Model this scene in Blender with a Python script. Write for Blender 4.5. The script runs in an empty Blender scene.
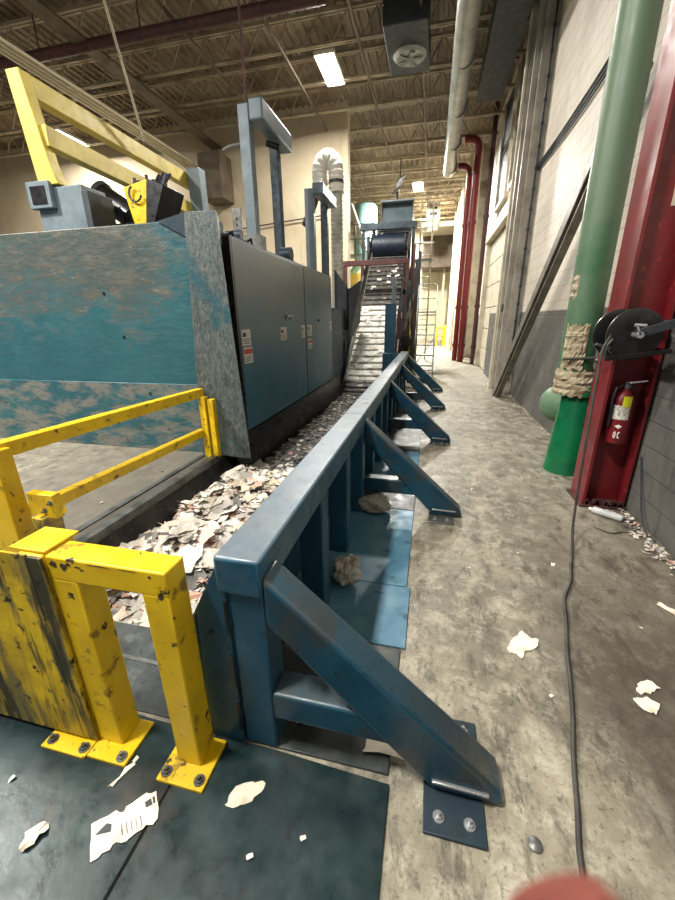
import bpy, bmesh, math, random
from mathutils import Vector, Matrix
random.seed(7)
C = bpy.context.scene.collection
PI = math.pi

# ------------------------------------------------------------------ materials
def lin(c):
    return tuple(((v/255)/12.92 if v/255 <= .04045 else ((v/255+.055)/1.055)**2.4) for v in c) + (1,)

class NT:
    def __init__(s, name):
        s.m = bpy.data.materials.new(name); s.m.use_nodes = True
        s.t = s.m.node_tree; s.n = s.t.nodes; s.l = s.t.links
        s.b = s.n['Principled BSDF']
    def new(s, k, **kw):
        n = s.n.new(k)
        for a, v in kw.items(): setattr(n, a, v)
        return n
    def coords(s, kind='Object', scale=(1, 1, 1), rot=(0, 0, 0)):
        if kind == 'World':
            o = s.new('ShaderNodeNewGeometry').outputs['Position']
        else:
            o = s.new('ShaderNodeTexCoord').outputs[kind]
        mp = s.new('ShaderNodeMapping'); mp.inputs['Scale'].default_value = scale; mp.inputs['Rotation'].default_value = rot
        s.l.new(o, mp.inputs['Vector']); return mp.outputs[0]
    def noise(s, vec, scale, detail=6, rough=.6, dist=0):
        n = s.new('ShaderNodeTexNoise'); n.inputs['Scale'].default_value = scale
        n.inputs['Detail'].default_value = detail; n.inputs['Roughness'].default_value = rough
        n.inputs['Distortion'].default_value = dist
        s.l.new(vec, n.inputs['Vector']); return n.outputs['Fac']
    def ramp(s, v, lo, hi, a=0., b=1.):
        n = s.new('ShaderNodeMapRange'); n.clamp = True
        n.inputs[1].default_value = lo; n.inputs[2].default_value = hi
        n.inputs[3].default_value = a; n.inputs[4].default_value = b
        s.l.new(v, n.inputs[0]); return n.outputs[0]
    def mix(s, f, a, b):
        n = s.new('ShaderNodeMix', data_type='RGBA')
        for sock, v in ((n.inputs[0], f), (n.inputs[6], a), (n.inputs[7], b)):
            if isinstance(v, (tuple, float, int)): sock.default_value = v
            else: s.l.new(v, sock)
        return n.outputs[2]
    def math(s, op, a, b=None):
        n = s.new('ShaderNodeMath', operation=op)
        for i, v in enumerate((a, b)):
            if v is None: continue
            if isinstance(v, (float, int)): n.inputs[i].default_value = v
            else: s.l.new(v, n.inputs[i])
        return n.outputs[0]
    def set(s, k, v):
        i = s.b.inputs[k]
        if isinstance(v, (tuple, float, int)): i.default_value = v
        else: s.l.new(v, i)
    def bump(s, h, strength, dist=.01):
        n = s.new('ShaderNodeBump'); n.inputs['Strength'].default_value = strength; n.inputs['Distance'].default_value = dist
        s.l.new(h, n.inputs['Height']); s.l.new(n.outputs[0], s.b.inputs['Normal'])

def paint(name, col, rough=.5, metal=0., layers=(), bump=None, dust=None, kind='Object', spec=.5):
    """layers: (colour, noise scale, lo, hi, stretch, detail) laid one over the other; dust: (colour, amount) settled on upward faces"""
    t = NT(name); cur = lin(col); r = rough
    for ly in layers:
        c, sc, lo, hi = ly[:4]; st = ly[4] if len(ly) > 4 else (1, 1, 1); de = ly[5] if len(ly) > 5 else 8
        v = t.coords(kind, st); f = t.ramp(t.noise(v, sc, de, .62), lo, hi)
        cur = t.mix(f, cur, lin(c))
    if dust:
        g = t.new('ShaderNodeNewGeometry'); sp = t.new('ShaderNodeSeparateXYZ'); t.l.new(g.outputs['Normal'], sp.inputs[0])
        up = t.ramp(sp.outputs[2], .45, .95)
        n = t.ramp(t.noise(t.coords(kind), 6, 8, .65), .25, .6, .55, 1)
        f = t.math('MULTIPLY', t.math('MULTIPLY', up, n), dust[1])
        cur = t.mix(f, cur, lin(dust[0]))
    t.set('Base Color', cur); t.set('Metallic', metal)
    rn = t.ramp(t.noise(t.coords(kind), 9, 5), .3, .7, max(.05, rough-.12), min(1, rough+.14))
    t.set('Roughness', rn); t.set('Specular IOR Level', spec)
    if bump: t.bump(t.noise(t.coords(kind), bump[0], 6), bump[1], bump[2] if len(bump) > 2 else .01)
    return t.m

def emit(name, col, s):
    t = NT(name); t.set('Base Color', lin(col)); t.set('Emission Color', lin(col)); t.set('Emission Strength', s); return t.m

def concrete():
    t = NT('floor_concrete')
    v = t.coords('World'); vs = t.coords('World', (1, .45, 1))
    c = t.mix(t.ramp(t.noise(v, 1.1, 9, .65), .38, .62), lin((112, 107, 94)), lin((153, 146, 128)))
    c = t.mix(t.ramp(t.noise(v, 6.5, 12, .78, .3), .47, .60, 0, .85), c, lin((180, 175, 156)))
    c = t.mix(t.ramp(t.noise(vs, 9, 12, .8, .4), .51, .60, 0, .85), c, lin((84, 80, 70)))
    c = t.mix(t.ramp(t.noise(v, 38, 8, .75), .55, .64, 0, .75), c, lin((78, 72, 62)))
    c = t.mix(t.ramp(t.noise(vs, .55, 6, .6), .52, .68, 0, .6), c, lin((98, 92, 84)))
    # worn dark floor at right, deepened in the near corner as painted vignette
    g = t.new('ShaderNodeNewGeometry'); sp = t.new('ShaderNodeSeparateXYZ'); t.l.new(g.outputs['Position'], sp.inputs[0])
    w = t.math('ADD', sp.outputs[0], t.math('MULTIPLY', t.noise(v, 1.6, 5), .9))
    y = t.math('ADD', sp.outputs[1], t.math('MULTIPLY', t.noise(v, 1.3, 5), 1.2))
    f = t.math('MULTIPLY', t.ramp(w, .85, 1.4), t.ramp(y, 2.2, 4.8, .84, 0.10))
    c = t.mix(f, c, lin((58, 51, 44)))
    # floor left of the conveyor, darker towards the curb
    gx = t.math('ADD', sp.outputs[0], t.math('MULTIPLY', t.noise(v, 1.1, 6), 1.6))
    c = t.mix(t.math('MULTIPLY', t.ramp(gx, -4.0, -2.2, .35, .85), t.ramp(sp.outputs[0], -2.45, -2.35, 1, 0)), c, lin((92, 88, 80)))
    t.set('Base Color', c)
    t.set('Roughness', t.ramp(t.noise(v, 3.2, 8, .7), .3, .7, .3, .7))
    t.bump(t.noise(v, 25, 8, .7), .25, .006)
    return t.m

def masonry():
    t = NT('wall_masonry')
    g = t.new('ShaderNodeNewGeometry'); sp = t.new('ShaderNodeSeparateXYZ'); t.l.new(g.outputs['Position'], sp.inputs[0])
    cb = t.new('ShaderNodeCombineXYZ'); t.l.new(sp.outputs[1], cb.inputs[0]); t.l.new(sp.outputs[2], cb.inputs[1])
    b = t.new('ShaderNodeTexBrick'); t.l.new(cb.outputs[0], b.inputs['Vector'])
    b.inputs['Scale'].default_value = 1; b.inputs['Brick Width'].default_value = .4; b.inputs['Row Height'].default_value = .2
    b.inputs['Mortar Size'].default_value = .005; b.inputs['Mortar Smooth'].default_value = .35; b.offset = .5
    b.inputs['Color1'].default_value = (1, 1, 1, 1); b.inputs['Color2'].default_value = (.93, .93, .93, 1); b.inputs['Mortar'].default_value = (.55, .55, .55, 1)
    v = t.coords('World')
    up = t.mix(t.ramp(t.noise(v, 1.2, 7), .4, .7), lin((222, 214, 200)), lin((200, 190, 174)))
    lo = t.mix(t.ramp(t.noise(v, 3, 8, .7), .4, .7), lin((104, 102, 98)), lin((82, 80, 76)))
    lo = t.mix(t.ramp(t.noise(v, 22, 6, .7), .66, .74), lo, lin((190, 185, 175)))
    z = t.math('ADD', sp.outputs[2], t.math('MULTIPLY', t.noise(v, 30, 3), .01))
    c = t.mix(t.ramp(z, 1.675, 1.695), lo, up)
    mx = t.new('ShaderNodeMix', data_type='RGBA', blend_type='MULTIPLY'); mx.inputs[0].default_value = 1
    t.l.new(c, mx.inputs[6]); t.l.new(b.outputs['Color'], mx.inputs[7])
    t.set('Base Color', mx.outputs[2]); t.set('Roughness', .6)
    bb = t.math('ADD', t.math('MULTIPLY', b.outputs['Fac'], -1.), t.math('MULTIPLY', t.noise(v, 60, 4), .25))
    t.bump(bb, .5, .008)
    return t.m

def plaster(name, a, b_, dirt):
    t = NT(name); v = t.coords('World'); vs = t.coords('World', (1, 1, .18))
    c = t.mix(t.ramp(t.noise(v, .5, 6), .38, .66), lin(a), lin(b_))
    c = t.mix(t.ramp(t.noise(vs, 1.6, 8, .65), .55, .75, 0, .55), c, lin(dirt))
    t.set('Base Color', c); t.set('Roughness', .75); t.bump(t.noise(v, 18, 5), .15, .01)
    return t.m

def worn_teal():
    """teal push wall: paint rubbed to bare rusty metal in the middle of the plate"""
    t = NT('worn_teal_paint')
    v = t.coords('World'); hs = t.coords('World', (1, 1, 2.6))
    g = t.new('ShaderNodeNewGeometry'); sp = t.new('ShaderNodeSeparateXYZ'); t.l.new(g.outputs['Position'], sp.inputs[0])
    c = t.mix(t.ramp(t.noise(v, 1.4, 6), .35, .7), lin((28, 76, 86)), lin((40, 88, 95)))
    n1 = t.noise(v, .95, 9, .7, .4); n2 = t.noise(hs, 4.5, 9, .72, .5)
    zz = t.ramp(sp.outputs[2], 1.0, 2.3, -.13, .15)
    w = t.math('ADD', t.math('ADD', t.math('MULTIPLY', n1, .55), t.math('MULTIPLY', n2, .45)), zz)
    xx = t.ramp(sp.outputs[0], -3.3, -2.6, 0, -.16)
    w = t.math('ADD', w, xx)
    c = t.mix(t.ramp(w, .45, .66, 0, .92), c, lin((84, 88, 84)))
    c = t.mix(t.math('MULTIPLY', t.ramp(w, .52, .58), t.ramp(n2, .5, .66, 0, .6)), c, lin((104, 96, 84)))
    c = t.mix(t.math('MULTIPLY', t.ramp(w, .54, .6), t.ramp(t.noise(hs, 12, 9, .72), .6, .68, 0, .55)), c, lin((160, 148, 126)))
    low = t.ramp(sp.outputs[2], .86, .87, 1, 0)
    c = t.mix(t.math('MULTIPLY', low, t.ramp(t.noise(hs, 2.4, 9, .72), .44, .56, 0, .85)), c, lin((112, 108, 100)))
    c = t.mix(t.math('MULTIPLY', low, t.ramp(t.noise(hs, 6, 9, .75), .56, .64, 0, .9)), c, lin((45, 50, 50)))
    t.set('Base Color', c); t.set('Roughness', t.ramp(n2, .3, .7, .28, .6)); t.set('Metallic', t.ramp(w, .5, .62, 0, .35))
    t.bump(t.math('ADD', t.noise(hs, 2.2, 4), t.math('MULTIPLY', n2, .4)), .4, .04)
    return t.m

def colattr(name, rough=.8):
    t = NT(name); a = t.new('ShaderNodeAttribute', attribute_name='tint')
    v = t.coords('Object'); n = t.ramp(t.noise(v, 40, 6, .7), .52, .62, 0, .35)
    t.set('Base Color', t.mix(n, a.outputs['Color'], lin((120, 112, 104)))); t.set('Roughness', rough)
    return t.m

M = {}
M['floor'] = concrete()
M['masonry'] = masonry()
M['back'] = plaster('painted_board', (202, 188, 160), (176, 160, 132), (112, 98, 78))
M['far'] = plaster('pale_panel', (226, 220, 190), (205, 196, 160), (120, 108, 84))
M['teal'] = worn_teal()
M['blue'] = paint('blue_enamel', (27, 76, 99), .42, .1, [((24, 64, 86), 3, .4, .65), ((62, 98, 112), 7, .58, .72), ((20, 30, 36), 22, .64, .7), ((120, 130, 130), 60, .70, .74)], (30, .12), ((140, 144, 142), .35))
M['bluetop'] = paint('blue_enamel_rubbed', (34, 84, 110), .38, .2, [((70, 92, 100), 6, .45, .7), ((28, 56, 70), 14, .55, .7)], (30, .12), ((118, 126, 132), .92))
M['brace'] = paint('blue_enamel_scuffed', (28, 78, 100), .34, .2, [((20, 56, 76), 3, .4, .65), ((54, 66, 70), 4, .50, .60), ((26, 34, 40), 26, .60, .68)], (30, .12), ((88, 98, 102), .75))
def height_tint(name, low_col, high_col, z0, z1, scale, rough, extra=()):  # colour blends with height from a low to a high tone, broken by noise
    t = NT(name); g = t.new('ShaderNodeNewGeometry'); sp = t.new('ShaderNodeSeparateXYZ'); t.l.new(g.outputs['Position'], sp.inputs[0])
    v = t.coords('World'); n = t.noise(v, scale, 8, .65)
    z = t.math('ADD', sp.outputs[2], t.math('MULTIPLY', t.math('SUBTRACT', n, .5), (z1-z0)*2.2))
    c = t.mix(t.ramp(t.noise(v, 1.2, 5), .35, .7), lin(low_col), lin(tuple(int(q*.86) for q in low_col)))
    c = t.mix(t.ramp(z, z0, z1, 0, .9), c, lin(high_col))
    for (col, sc, lo, hi) in extra: c = t.mix(t.ramp(t.noise(v, sc, 8, .7), lo, hi, 0, .8), c, lin(col))
    t.set('Base Color', c); t.set('Roughness', t.ramp(n, .3, .7, rough-.1, rough+.15)); t.bump(t.noise(v, 5, 4), .06, .01)
    return t.m
M['door'] = height_tint('blue_panel_grey_top', (46, 98, 118), (104, 112, 112), .6, 2.4, 1.1, .4, [((40, 56, 64), 12, .66, .74), ((130, 132, 126), 30, .68, .74)])  # panel colour turns greyer towards the top
M['pipegreen'] = height_tint('green_pipe_pale_top', (42, 108, 64), (104, 124, 102), .9, 2.7, 2.2, .45, [((30, 62, 40), 40, .69, .73), ((170, 180, 150), 22, .68, .73)])  # pipe colour turns paler and greyer towards the top
M['navy'] = paint('navy_roller', (16, 34, 54), .5, .1, [((10, 16, 22), 5, .5, .62)])
M['darkblue'] = paint('dark_blue_steel', (34, 52, 64), .5, .2, [((52, 66, 74), 3, .45, .65), ((24, 30, 34), 9, .55, .65)])
M['column'] = paint('scraped_column', (84, 94, 94), .5, .3, [((58, 68, 70), 26, .42, .6, (1, 1, .5)), ((116, 112, 102), 45, .54, .66, (1, 1, .35)), ((84, 70, 56), 50, .62, .72), ((34, 78, 88), 1.6, .56, .66)], (50, .5))
M['yellow'] = paint('yellow_paint', (226, 190, 20), .42, 0, [((206, 168, 14), 4, .42, .66), ((140, 110, 22), 11, .59, .67), ((52, 42, 22), 17, .625, .66), ((34, 28, 20), 60, .68, .71)], (40, .15))
M['brownchip'] = paint('bare_rust', (66, 48, 30), .7)
M['yellowsoft'] = paint('pale_yellow_paint', (206, 186, 84), .5, 0, [((182, 160, 66), 3, .45, .65), ((130, 110, 50), 18, .64, .72)])
M['yellowdirty'] = paint('grimy_yellow_plate', (226, 192, 24), .45, 0, [((176, 146, 26), 3, .40, .58), ((120, 108, 58), 7, .46, .56, (1.6, 1, .3), 12), ((60, 56, 36), 9, .50, .58, (1.6, 1, .25), 12), ((40, 34, 22), 26, .60, .66)], (25, .25))
M['plate'] = paint('dark_deck_plate', (27, 48, 50), .34, .25, [((20, 35, 38), 1.6, .4, .62), ((42, 62, 62), 4, .55, .72), ((50, 46, 42), 2.6, .56, .68), ((20, 24, 26), 12, .62, .70), ((110, 122, 118), 70, .72, .76)], (12, .12), kind='World')
M['bluedeck'] = paint('blue_deck_plate', (76, 120, 144), .45, .1, [((98, 138, 158), 5, .45, .65), ((44, 78, 98), 9, .58, .70), ((140, 150, 150), 40, .66, .72)], (20, .1), kind='World')
M['greydeck'] = paint('worn_deck_plate', (70, 76, 76), .42, .3, [((48, 52, 54), 4, .42, .6), ((100, 104, 100), 9, .55, .7), ((34, 34, 34), 20, .62, .7)], (20, .1), kind='World')
M['steel'] = paint('bare_steel', (120, 122, 120), .4, .7, [((84, 84, 80), 6, .45, .65), ((60, 54, 46), 18, .6, .7)], (30, .1))
M['zinc'] = paint('zinc_plate', (176, 180, 182), .35, .7, [((140, 142, 140), 9, .5, .7)])
M['grey'] = paint('grey_paint', (108, 122, 130), .45, .1, [((90, 104, 112), 3, .42, .65), ((70, 78, 84), 16, .62, .7)])
M['darkgrey'] = paint('charcoal_paint', (44, 50, 56), .6, .1, [((60, 64, 68), 4, .5, .7)])
M['black'] = paint('black_enamel', (22, 22, 24), .35, .1, [((46, 44, 42), 8, .58, .7)])
M['rubber'] = paint('rubber', (62, 60, 56), .6, 0, [((40, 38, 36), 6, .4, .6)])
M['skirt'] = paint('oily_steel', (52, 50, 48), .32, .6, [((34, 32, 30), 4, .42, .6), ((90, 86, 80), 16, .62, .7)], (10, .1))
M['belt'] = paint('belt_steel', (66, 64, 62), .5, .3, [((44, 42, 42), 3, .42, .6), ((130, 126, 118), 9, .56, .66), ((200, 196, 186), 24, .6, .68)], (20, .2), ((110, 106, 100), .3))
M['beltlitdust'] = paint('belt_lit_paper_dust', (190, 188, 180), .7, 0, [((216, 214, 206), 9, .45, .6), ((110, 106, 100), 5, .5, .64), ((80, 76, 72), 22, .6, .68)], (20, .2))  # paper dust, with the brightly lit stretch also put into the colour
M['red'] = paint('red_paint', (112, 24, 30), .42, 0, [((92, 18, 24), 3, .42, .64), ((168, 52, 50), 12, .6, .72), ((90, 44, 38), 28, .66, .72)], (16, .08))
M['redpipe'] = paint('red_pipe_paint', (118, 32, 36), .45, 0, [((112, 26, 30), 4, .42, .64)])
M['brown'] = paint('red_brown_steel', (82, 46, 44), .6, .1, [((60, 40, 38), 4, .42, .64), ((120, 96, 84), 18, .6, .7)])
M['green'] = paint('green_paint', (48, 108, 66), .4, 0, [((64, 122, 78), 3, .42, .64), ((84, 148, 108), 9, .58, .7), ((30, 66, 40), 40, .68, .72)], (12, .08))
M['greenpale'] = paint('dusty_green_paint', (100, 130, 102), .55, 0, [((84, 118, 88), 2.5, .42, .64), ((120, 148, 118), 8, .56, .7), ((44, 60, 44), 50, .71, .74)], (12, .08))
M['greenglossy'] = paint('cone_green_paint', (14, 108, 66), .3, 0, [((10, 84, 52), 3, .42, .64), ((120, 150, 130), 40, .69, .73)], (10, .05))
M['tape'] = paint('dirty_wrap', (186, 174, 148), .7, 0, [((140, 124, 96), 7, .42, .6, (1, 1, 3)), ((84, 74, 58), 16, .58, .66, (1, 1, 2))], (22, .8, .02))
M['deck'] = paint('roof_deck', (146, 132, 110), .7, .1, [((100, 86, 68), .7, .4, .65), ((70, 54, 42), 1.3, .58, .74)], kind='World')
M['joist'] = paint('joist_paint', (168, 156, 132), .6, .1, [((132, 118, 96), 2, .45, .65)], kind='World')
M['darkjoist'] = paint('shade_box_brown', (104, 92, 76), .65, .1, [((80, 66, 54), 2, .45, .65)], kind='World')
M['duct'] = paint('galvanised_duct', (150, 152, 146), .42, .45, [((120, 120, 114), 2, .45, .65)])
M['flex'] = paint('grey_flex_hose', (190, 188, 178), .6, 0, [((160, 156, 146), 5, .45, .65)])
M['cream'] = paint('cream_trim', (206, 198, 176), .6, 0, [((176, 166, 144), 3, .45, .65)])
M['trimgrey'] = paint('grey_frame_paint', (168, 162, 150), .55, .1, [((136, 130, 120), 3, .45, .65)])
M['channelgrey'] = paint('worn_channel', (126, 120, 110), .5, .4, [((98, 92, 84), 5, .45, .65)])
M['conduit'] = paint('pale_conduit', (214, 204, 176), .45, .2)
M['white'] = paint('white_sticker', (232, 228, 216), .6)
M['label'] = paint('printed_label', (226, 222, 210), .6, 0, [((120, 116, 110), 60, .5, .56, (1, 1, 3))])
M['redlabel'] = paint('red_print', (190, 70, 60), .6)
M['ylabel'] = paint('yellow_tag', (236, 232, 40), .5)
M['paper'] = colattr('waste_paper')
M['scrap'] = paint('loose_paper', (226, 216, 196), .8, 0, [((190, 178, 154), 12, .5, .66)])
M['bag'] = paint('crumpled_film', (168, 166, 156), .35, 0, [((130, 122, 104), 14, .45, .6)], (26, .8, .02))
M['bottle'] = paint('pale_plastic', (196, 198, 196), .4)
M['lamp'] = emit('lamp_lens', (255, 250, 235), 14)
M['glassteal'] = paint('pale_teal_tank', (150, 190, 186), .4, 0, [((110, 160, 160), 2, .45, .65)])
M['slate'] = paint('slate_door', (66, 72, 78), .45, .1, [((54, 58, 62), 3, .45, .65)])
M['skin'] = paint('skin', (118, 60, 50), .55, 0, [((100, 46, 40), 60, .4, .7)])
M['nail'] = paint('nail', (226, 160, 146), .3)
M['skin'].node_tree.nodes['Principled BSDF'].inputs['Subsurface Weight'].default_value = .15

# ------------------------------------------------------------------ mesh builder
class MB:
    def __init__(s): s.bm = bmesh.new(); s.lay = None
    def poly(s, pts, faces):
        vs = [s.bm.verts.new(p) for p in pts]
        for f in faces: s.bm.faces.new([vs[i] for i in f])
        return s
    def box(s, x0, x1, y0, y1, z0, z1):
        return s.poly([(x, y, z) for z in (z0, z1) for y in (y0, y1) for x in (x0, x1)],
                      [(0, 2, 3, 1), (4, 5, 7, 6), (0, 1, 5, 4), (1, 3, 7, 5), (3, 2, 6, 7), (2, 0, 4, 6)])
    def prism(s, pts, vec):
        n = len(pts); v = Vector(vec); P = [Vector(p) for p in pts]
        return s.poly(P+[p+v for p in P], [tuple(range(n))[::-1], tuple(range(n, 2*n))]+[(i, (i+1) % n, (i+1) % n+n, i+n) for i in range(n)])
    def bar(s, a, b, w, h, up=(0, 0, 1)):
        a, b = Vector(a), Vector(b); d = (b-a).normalized(); r = d.cross(Vector(up))
        if r.length < 1e-4: r = d.cross(Vector((0, 1, 0)))
        r.normalize(); u = r.cross(d)
        q = [r*w/2*i+u*h/2*j for i, j in ((-1, -1), (1, -1), (1, 1), (-1, 1))]
        return s.poly([a+k for k in q]+[b+k for k in q], [(3, 2, 1, 0), (4, 5, 6, 7)]+[(i, (i+1) % 4, (i+1) % 4+4, i+4) for i in range(4)])
    def tube(s, pts, r, seg=12, radii=None, caps=True):
        P = [Vector(p) for p in pts]; n = len(P); rings = []; prev = None
        for i, p in enumerate(P):
            d = (P[min(i+1, n-1)]-P[max(i-1, 0)]).normalized()
            if prev is None:
                a = d.cross(Vector((0, 0, 1)));
                if a.length < .05: a = d.cross(Vector((0, 1, 0)))
                a.normalize()
            else:
                a = prev-d*prev.dot(d); a.normalize()
            prev = a; b = d.cross(a); rr = radii[i] if radii else r
            rings.append([s.bm.verts.new(p+(a*math.cos(k*2*PI/seg)+b*math.sin(k*2*PI/seg))*rr) for k in range(seg)])
        for i in range(n-1):
            for k in range(seg):
                s.bm.faces.new((rings[i][k], rings[i][(k+1) % seg], rings[i+1][(k+1) % seg], rings[i+1][k]))
        if caps: s.bm.faces.new(rings[0][::-1]); s.bm.faces.new(rings[-1])
        return s
    def cyl(s, a, b, r, r2=None, seg=20): return s.tube([a, b], r, seg, [r, r if r2 is None else r2])
    def lathe(s, c, prof, seg=24, axis='z'):
        c = Vector(c); rings = []
        for r, h in prof:
            ring = []
            for k in range(seg):
                x, y = r*math.cos(k*2*PI/seg), r*math.sin(k*2*PI/seg)
                ring.append(s.bm.verts.new(c+Vector({'z': (x, y, h), 'y': (x, h, y), 'x': (h, x, y)}[axis])))
            rings.append(ring)
        for i in range(len(prof)-1):
            for k in range(seg): s.bm.faces.new((rings[i][k], rings[i][(k+1) % seg], rings[i+1][(k+1) % seg], rings[i+1][k]))
        s.bm.faces.new(rings[0][::-1]); s.bm.faces.new(rings[-1]); return s
    def build(s, name, mat, parent=None, bevel=0, smooth=False, at=None, seg=2):
        """geometry is given in world space; the parent's (or the thing's own) base is subtracted"""
        bm = s.bm
        bmesh.ops.recalc_face_normals(bm, faces=bm.faces)
        o0 = Vector((0, 0, 0))
        if parent is not None:
            q = parent
            while q is not None: o0 += q.location; q = q.parent
        elif at is not None: o0 = Vector(at)
        bmesh.ops.translate(bm, verts=bm.verts, vec=-o0)
        me = bpy.data.meshes.new(name); bm.to_mesh(me); bm.free()
        mats = mat if isinstance(mat, (list, tuple)) else [mat]
        for m_ in mats: me.materials.append(M[m_] if isinstance(m_, str) else m_)
        o = bpy.data.objects.new(name, me); C.objects.link(o)
        if parent is not None: o.parent = parent
        elif at is not None: o.location = at
        if bevel:
            b = o.modifiers.new('bevel', 'BEVEL'); b.width = bevel; b.segments = seg; b.limit_method = 'ANGLE'; b.angle_limit = .6
        if smooth or bevel:
            for p in me.polygons: p.use_smooth = True
            me.set_sharp_from_angle(angle=.7)
        return o

def tag(o, label, cat, group=None, kind=None):
    o['label'] = label; o['category'] = cat
    if group: o['group'] = group
    if kind: o['kind'] = kind
    return o
def thing(name, loc, label, cat, group=None):
    o = bpy.data.objects.new(name, None); C.objects.link(o); o.location = loc; o.empty_display_size = .1
    return tag(o, label, cat, group)
def struct(o): o['kind'] = 'structure'; return o
def copy_tree(o, parent=None):
    c = o.copy(); C.objects.link(c)
    if parent: c.parent = parent
    for ch in [x for x in list(o.children)]: copy_tree(ch, c)
    return c
def hexbolt(p, r=.016, h=.014, n=(0, 0, 1)):
    p = Vector(p); n = Vector(n)
    m = MB(); m.cyl(p, p+n*.004, r*1.45, seg=16); m.cyl(p+n*.004, p+n*h, r, seg=6); m.cyl(p+n*h, p+n*(h+.014), r*.5, seg=10)
    return m

# ================================================================== SETTING
XW = 1.75
# floor with the conveyor pit let into it
m = MB()
m.box(-.78, XW, -4, 30, -.7, 0); m.box(-22, -2.5, -4, 30, -.7, 0); m.box(-2.5, -.78, -4, 1.38, -.7, 0); m.box(-2.5, -.78, 10.4, 30, -.7, 0)
m.box(-2.5, -.78, 1.38, 10.4, -.7, -.6)
fl_ = struct(m.build('floor', 'floor'))
m = MB(); m.box(XW, XW+.3, -4, 30, 0, 8.1); struct(m.build('wall_right', 'masonry'))
m = MB(); m.box(-22, -2.9, 14, 14.35, 0, 8.1); struct(m.build('wall_left', 'back'))
m = MB(); m.box(-22, -21.7, -4, 14, 0, 8.1); struct(m.build('wall_far_left', 'back'))
m = MB(); m.box(-16, XW, 30, 30.3, 0, 8.1); struct(m.build('wall_back', 'far'))
# corrugated roof deck
m = MB(); pts = []; x = -22.; k = 0
while x < XW:
    for dx, dz in ((0, 0), (.07, 0), (.09, .05), (.19, .05)):
        pts.append((x+dx, 7.82+dz))
    x += .21
N = len(pts)
vs = [m.bm.verts.new((a, y, z)) for y in (-4, 30) for a, z in pts]
for i in range(N-1): m.bm.faces.new((vs[i], vs[i+1], vs[i+1+N], vs[i+N]))
c_ = struct(m.build('ceiling', 'deck')); sd = c_.modifiers.new('thick', 'SOLIDIFY'); sd.thickness = .06; sd.offset = 1
# open web joists, each one a member
def joist(y, mat, x0=-21.6, x1=XW-.05, z0=7.18, z1=7.76):
    m = MB(); m.box(x0, x1, y-.07, y-.015, z1-.06, z1); m.box(x0, x1, y+.015, y+.07, z1-.06, z1)
    m.box(x0, x1, y-.055, y-.012, z0, z0+.05); m.box(x0, x1, y+.012, y+.055, z0, z0+.05)
    x = x0; u = 1
    while x < x1-.35:
        a, b = (x, y, z0+.03 if u else z1-.03), (x+.33, y, z1-.03 if u else z0+.03)
        m.bar(a, b, .026, .026); x += .33; u = 1-u
    return m
jm = joist(0, 'joist').build('ceiling_joist', 'joist'); struct(jm)
jy = [6.2+1.36*i for i in range(18)]
jm.location.y = jy[0]
for y in jy[1:]:
    o = jm.copy(); C.objects.link(o); o.location.y = y
# a flat grimy girder and a red brown cross beam under the joists
m = MB(); m.box(-7.55, -7.2, 2, 13.98, 7.02, 7.06); m.box(-7.4, -7.34, 2, 13.98, 7.06, 7.17); struct(m.build('ceiling_girder', 'darkjoist'))
m = MB(); m.box(-12, 1.6, 8.82, 9.02, 7.13, 7.16); m.box(-12, 1.6, 8.9, 8.93, 6.97, 7.15); m.box(-12, 1.6, 8.82, 9.02, 6.94, 6.97)
m = MB(); m.cyl((-12, 8.7, 7.0), (-2.2, 8.7, 7.0), .1)
for x in (-11, -8.5, -6, -3.5): m.cyl((x, 8.7, 7.05), (x, 8.7, 7.82), .012, seg=8)
tag(m.build('sprinkler_main', 'brown'), 'thick red brown pipe crossing the ceiling at the upper left', 'pipe')
# ceiling bridging angles running down the hall
for i, x in enumerate((-10.4, -5.3, -3.6, -1.9, -.6)):
    m = MB(); m.box(x, x+.05, 4, 29.8, 7.13, 7.175); struct(m.build('ceiling_bridging', 'darkjoist'))
# right wall: steel column cover, overhead door, frame
m = MB(); m.box(1.5, 1.75, 9.0, 9.55, 0, 7.8); m.box(1.44, 1.5, 9.0, 9.06, 0, 7.8); m.box(1.44, 1.5, 9.48, 9.55, 0, 7.8); m.box(1.53, 1.75, 8.9, 8.94, 0, 7.8)
struct(m.build('trim_1', 'trimgrey'))
m = MB(); m.cyl((1.40, 9.52, .0), (1.40, 9.52, 7.7), .03); o = m.build('conduit', 'cream', smooth=True); tag(o, 'cream vertical conduit on the outer edge of the grey wall column', 'pipe')
m = MB(); m.cyl((1.66, 8.8, .3), (1.66, 8.8, 7.7), .018)
for i in range(22): m.cyl((1.66, 8.8, .5+i*.33), (1.66, 8.8, .54+i*.33), .032, seg=10)
tag(m.build('wall_conduit', 'darkgrey', smooth=True), 'thin dark conduit with couplings running up the wall beside the grey column', 'pipe')
m = MB(); m.box(1.42, 1.5, 9.15, 9.3, 1.7, 1.85); tag(m.build('switch_box', 'darkgrey', bevel=.005), 'small dark switch box halfway up the grey wall column', 'switch')
# overhead door beyond the column
m = MB()
for z in range(6): m.box(1.66, 1.72, 10.4, 14.2, .02+z*.62, .62+z*.62)
struct(m.build('door_1', 'cream', bevel=.01))
m = MB(); m.box(1.55, 1.75, 10.2, 10.4, 0, 4.0); m.box(1.55, 1.75, 14.2, 14.4, 0, 4.0); m.box(1.5, 1.75, 10.2, 14.4, 3.78, 4.05); struct(m.build('trim_2', 'cream', bevel=.01))
m = MB(); m.box(1.62, 1.70, 10.0, 10.2, 0, 1.72); m.box(1.6, 1.66, 10.45, 12.3, 0, 1.7); struct(m.build('door_2', 'slate', bevel=.01))
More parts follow.
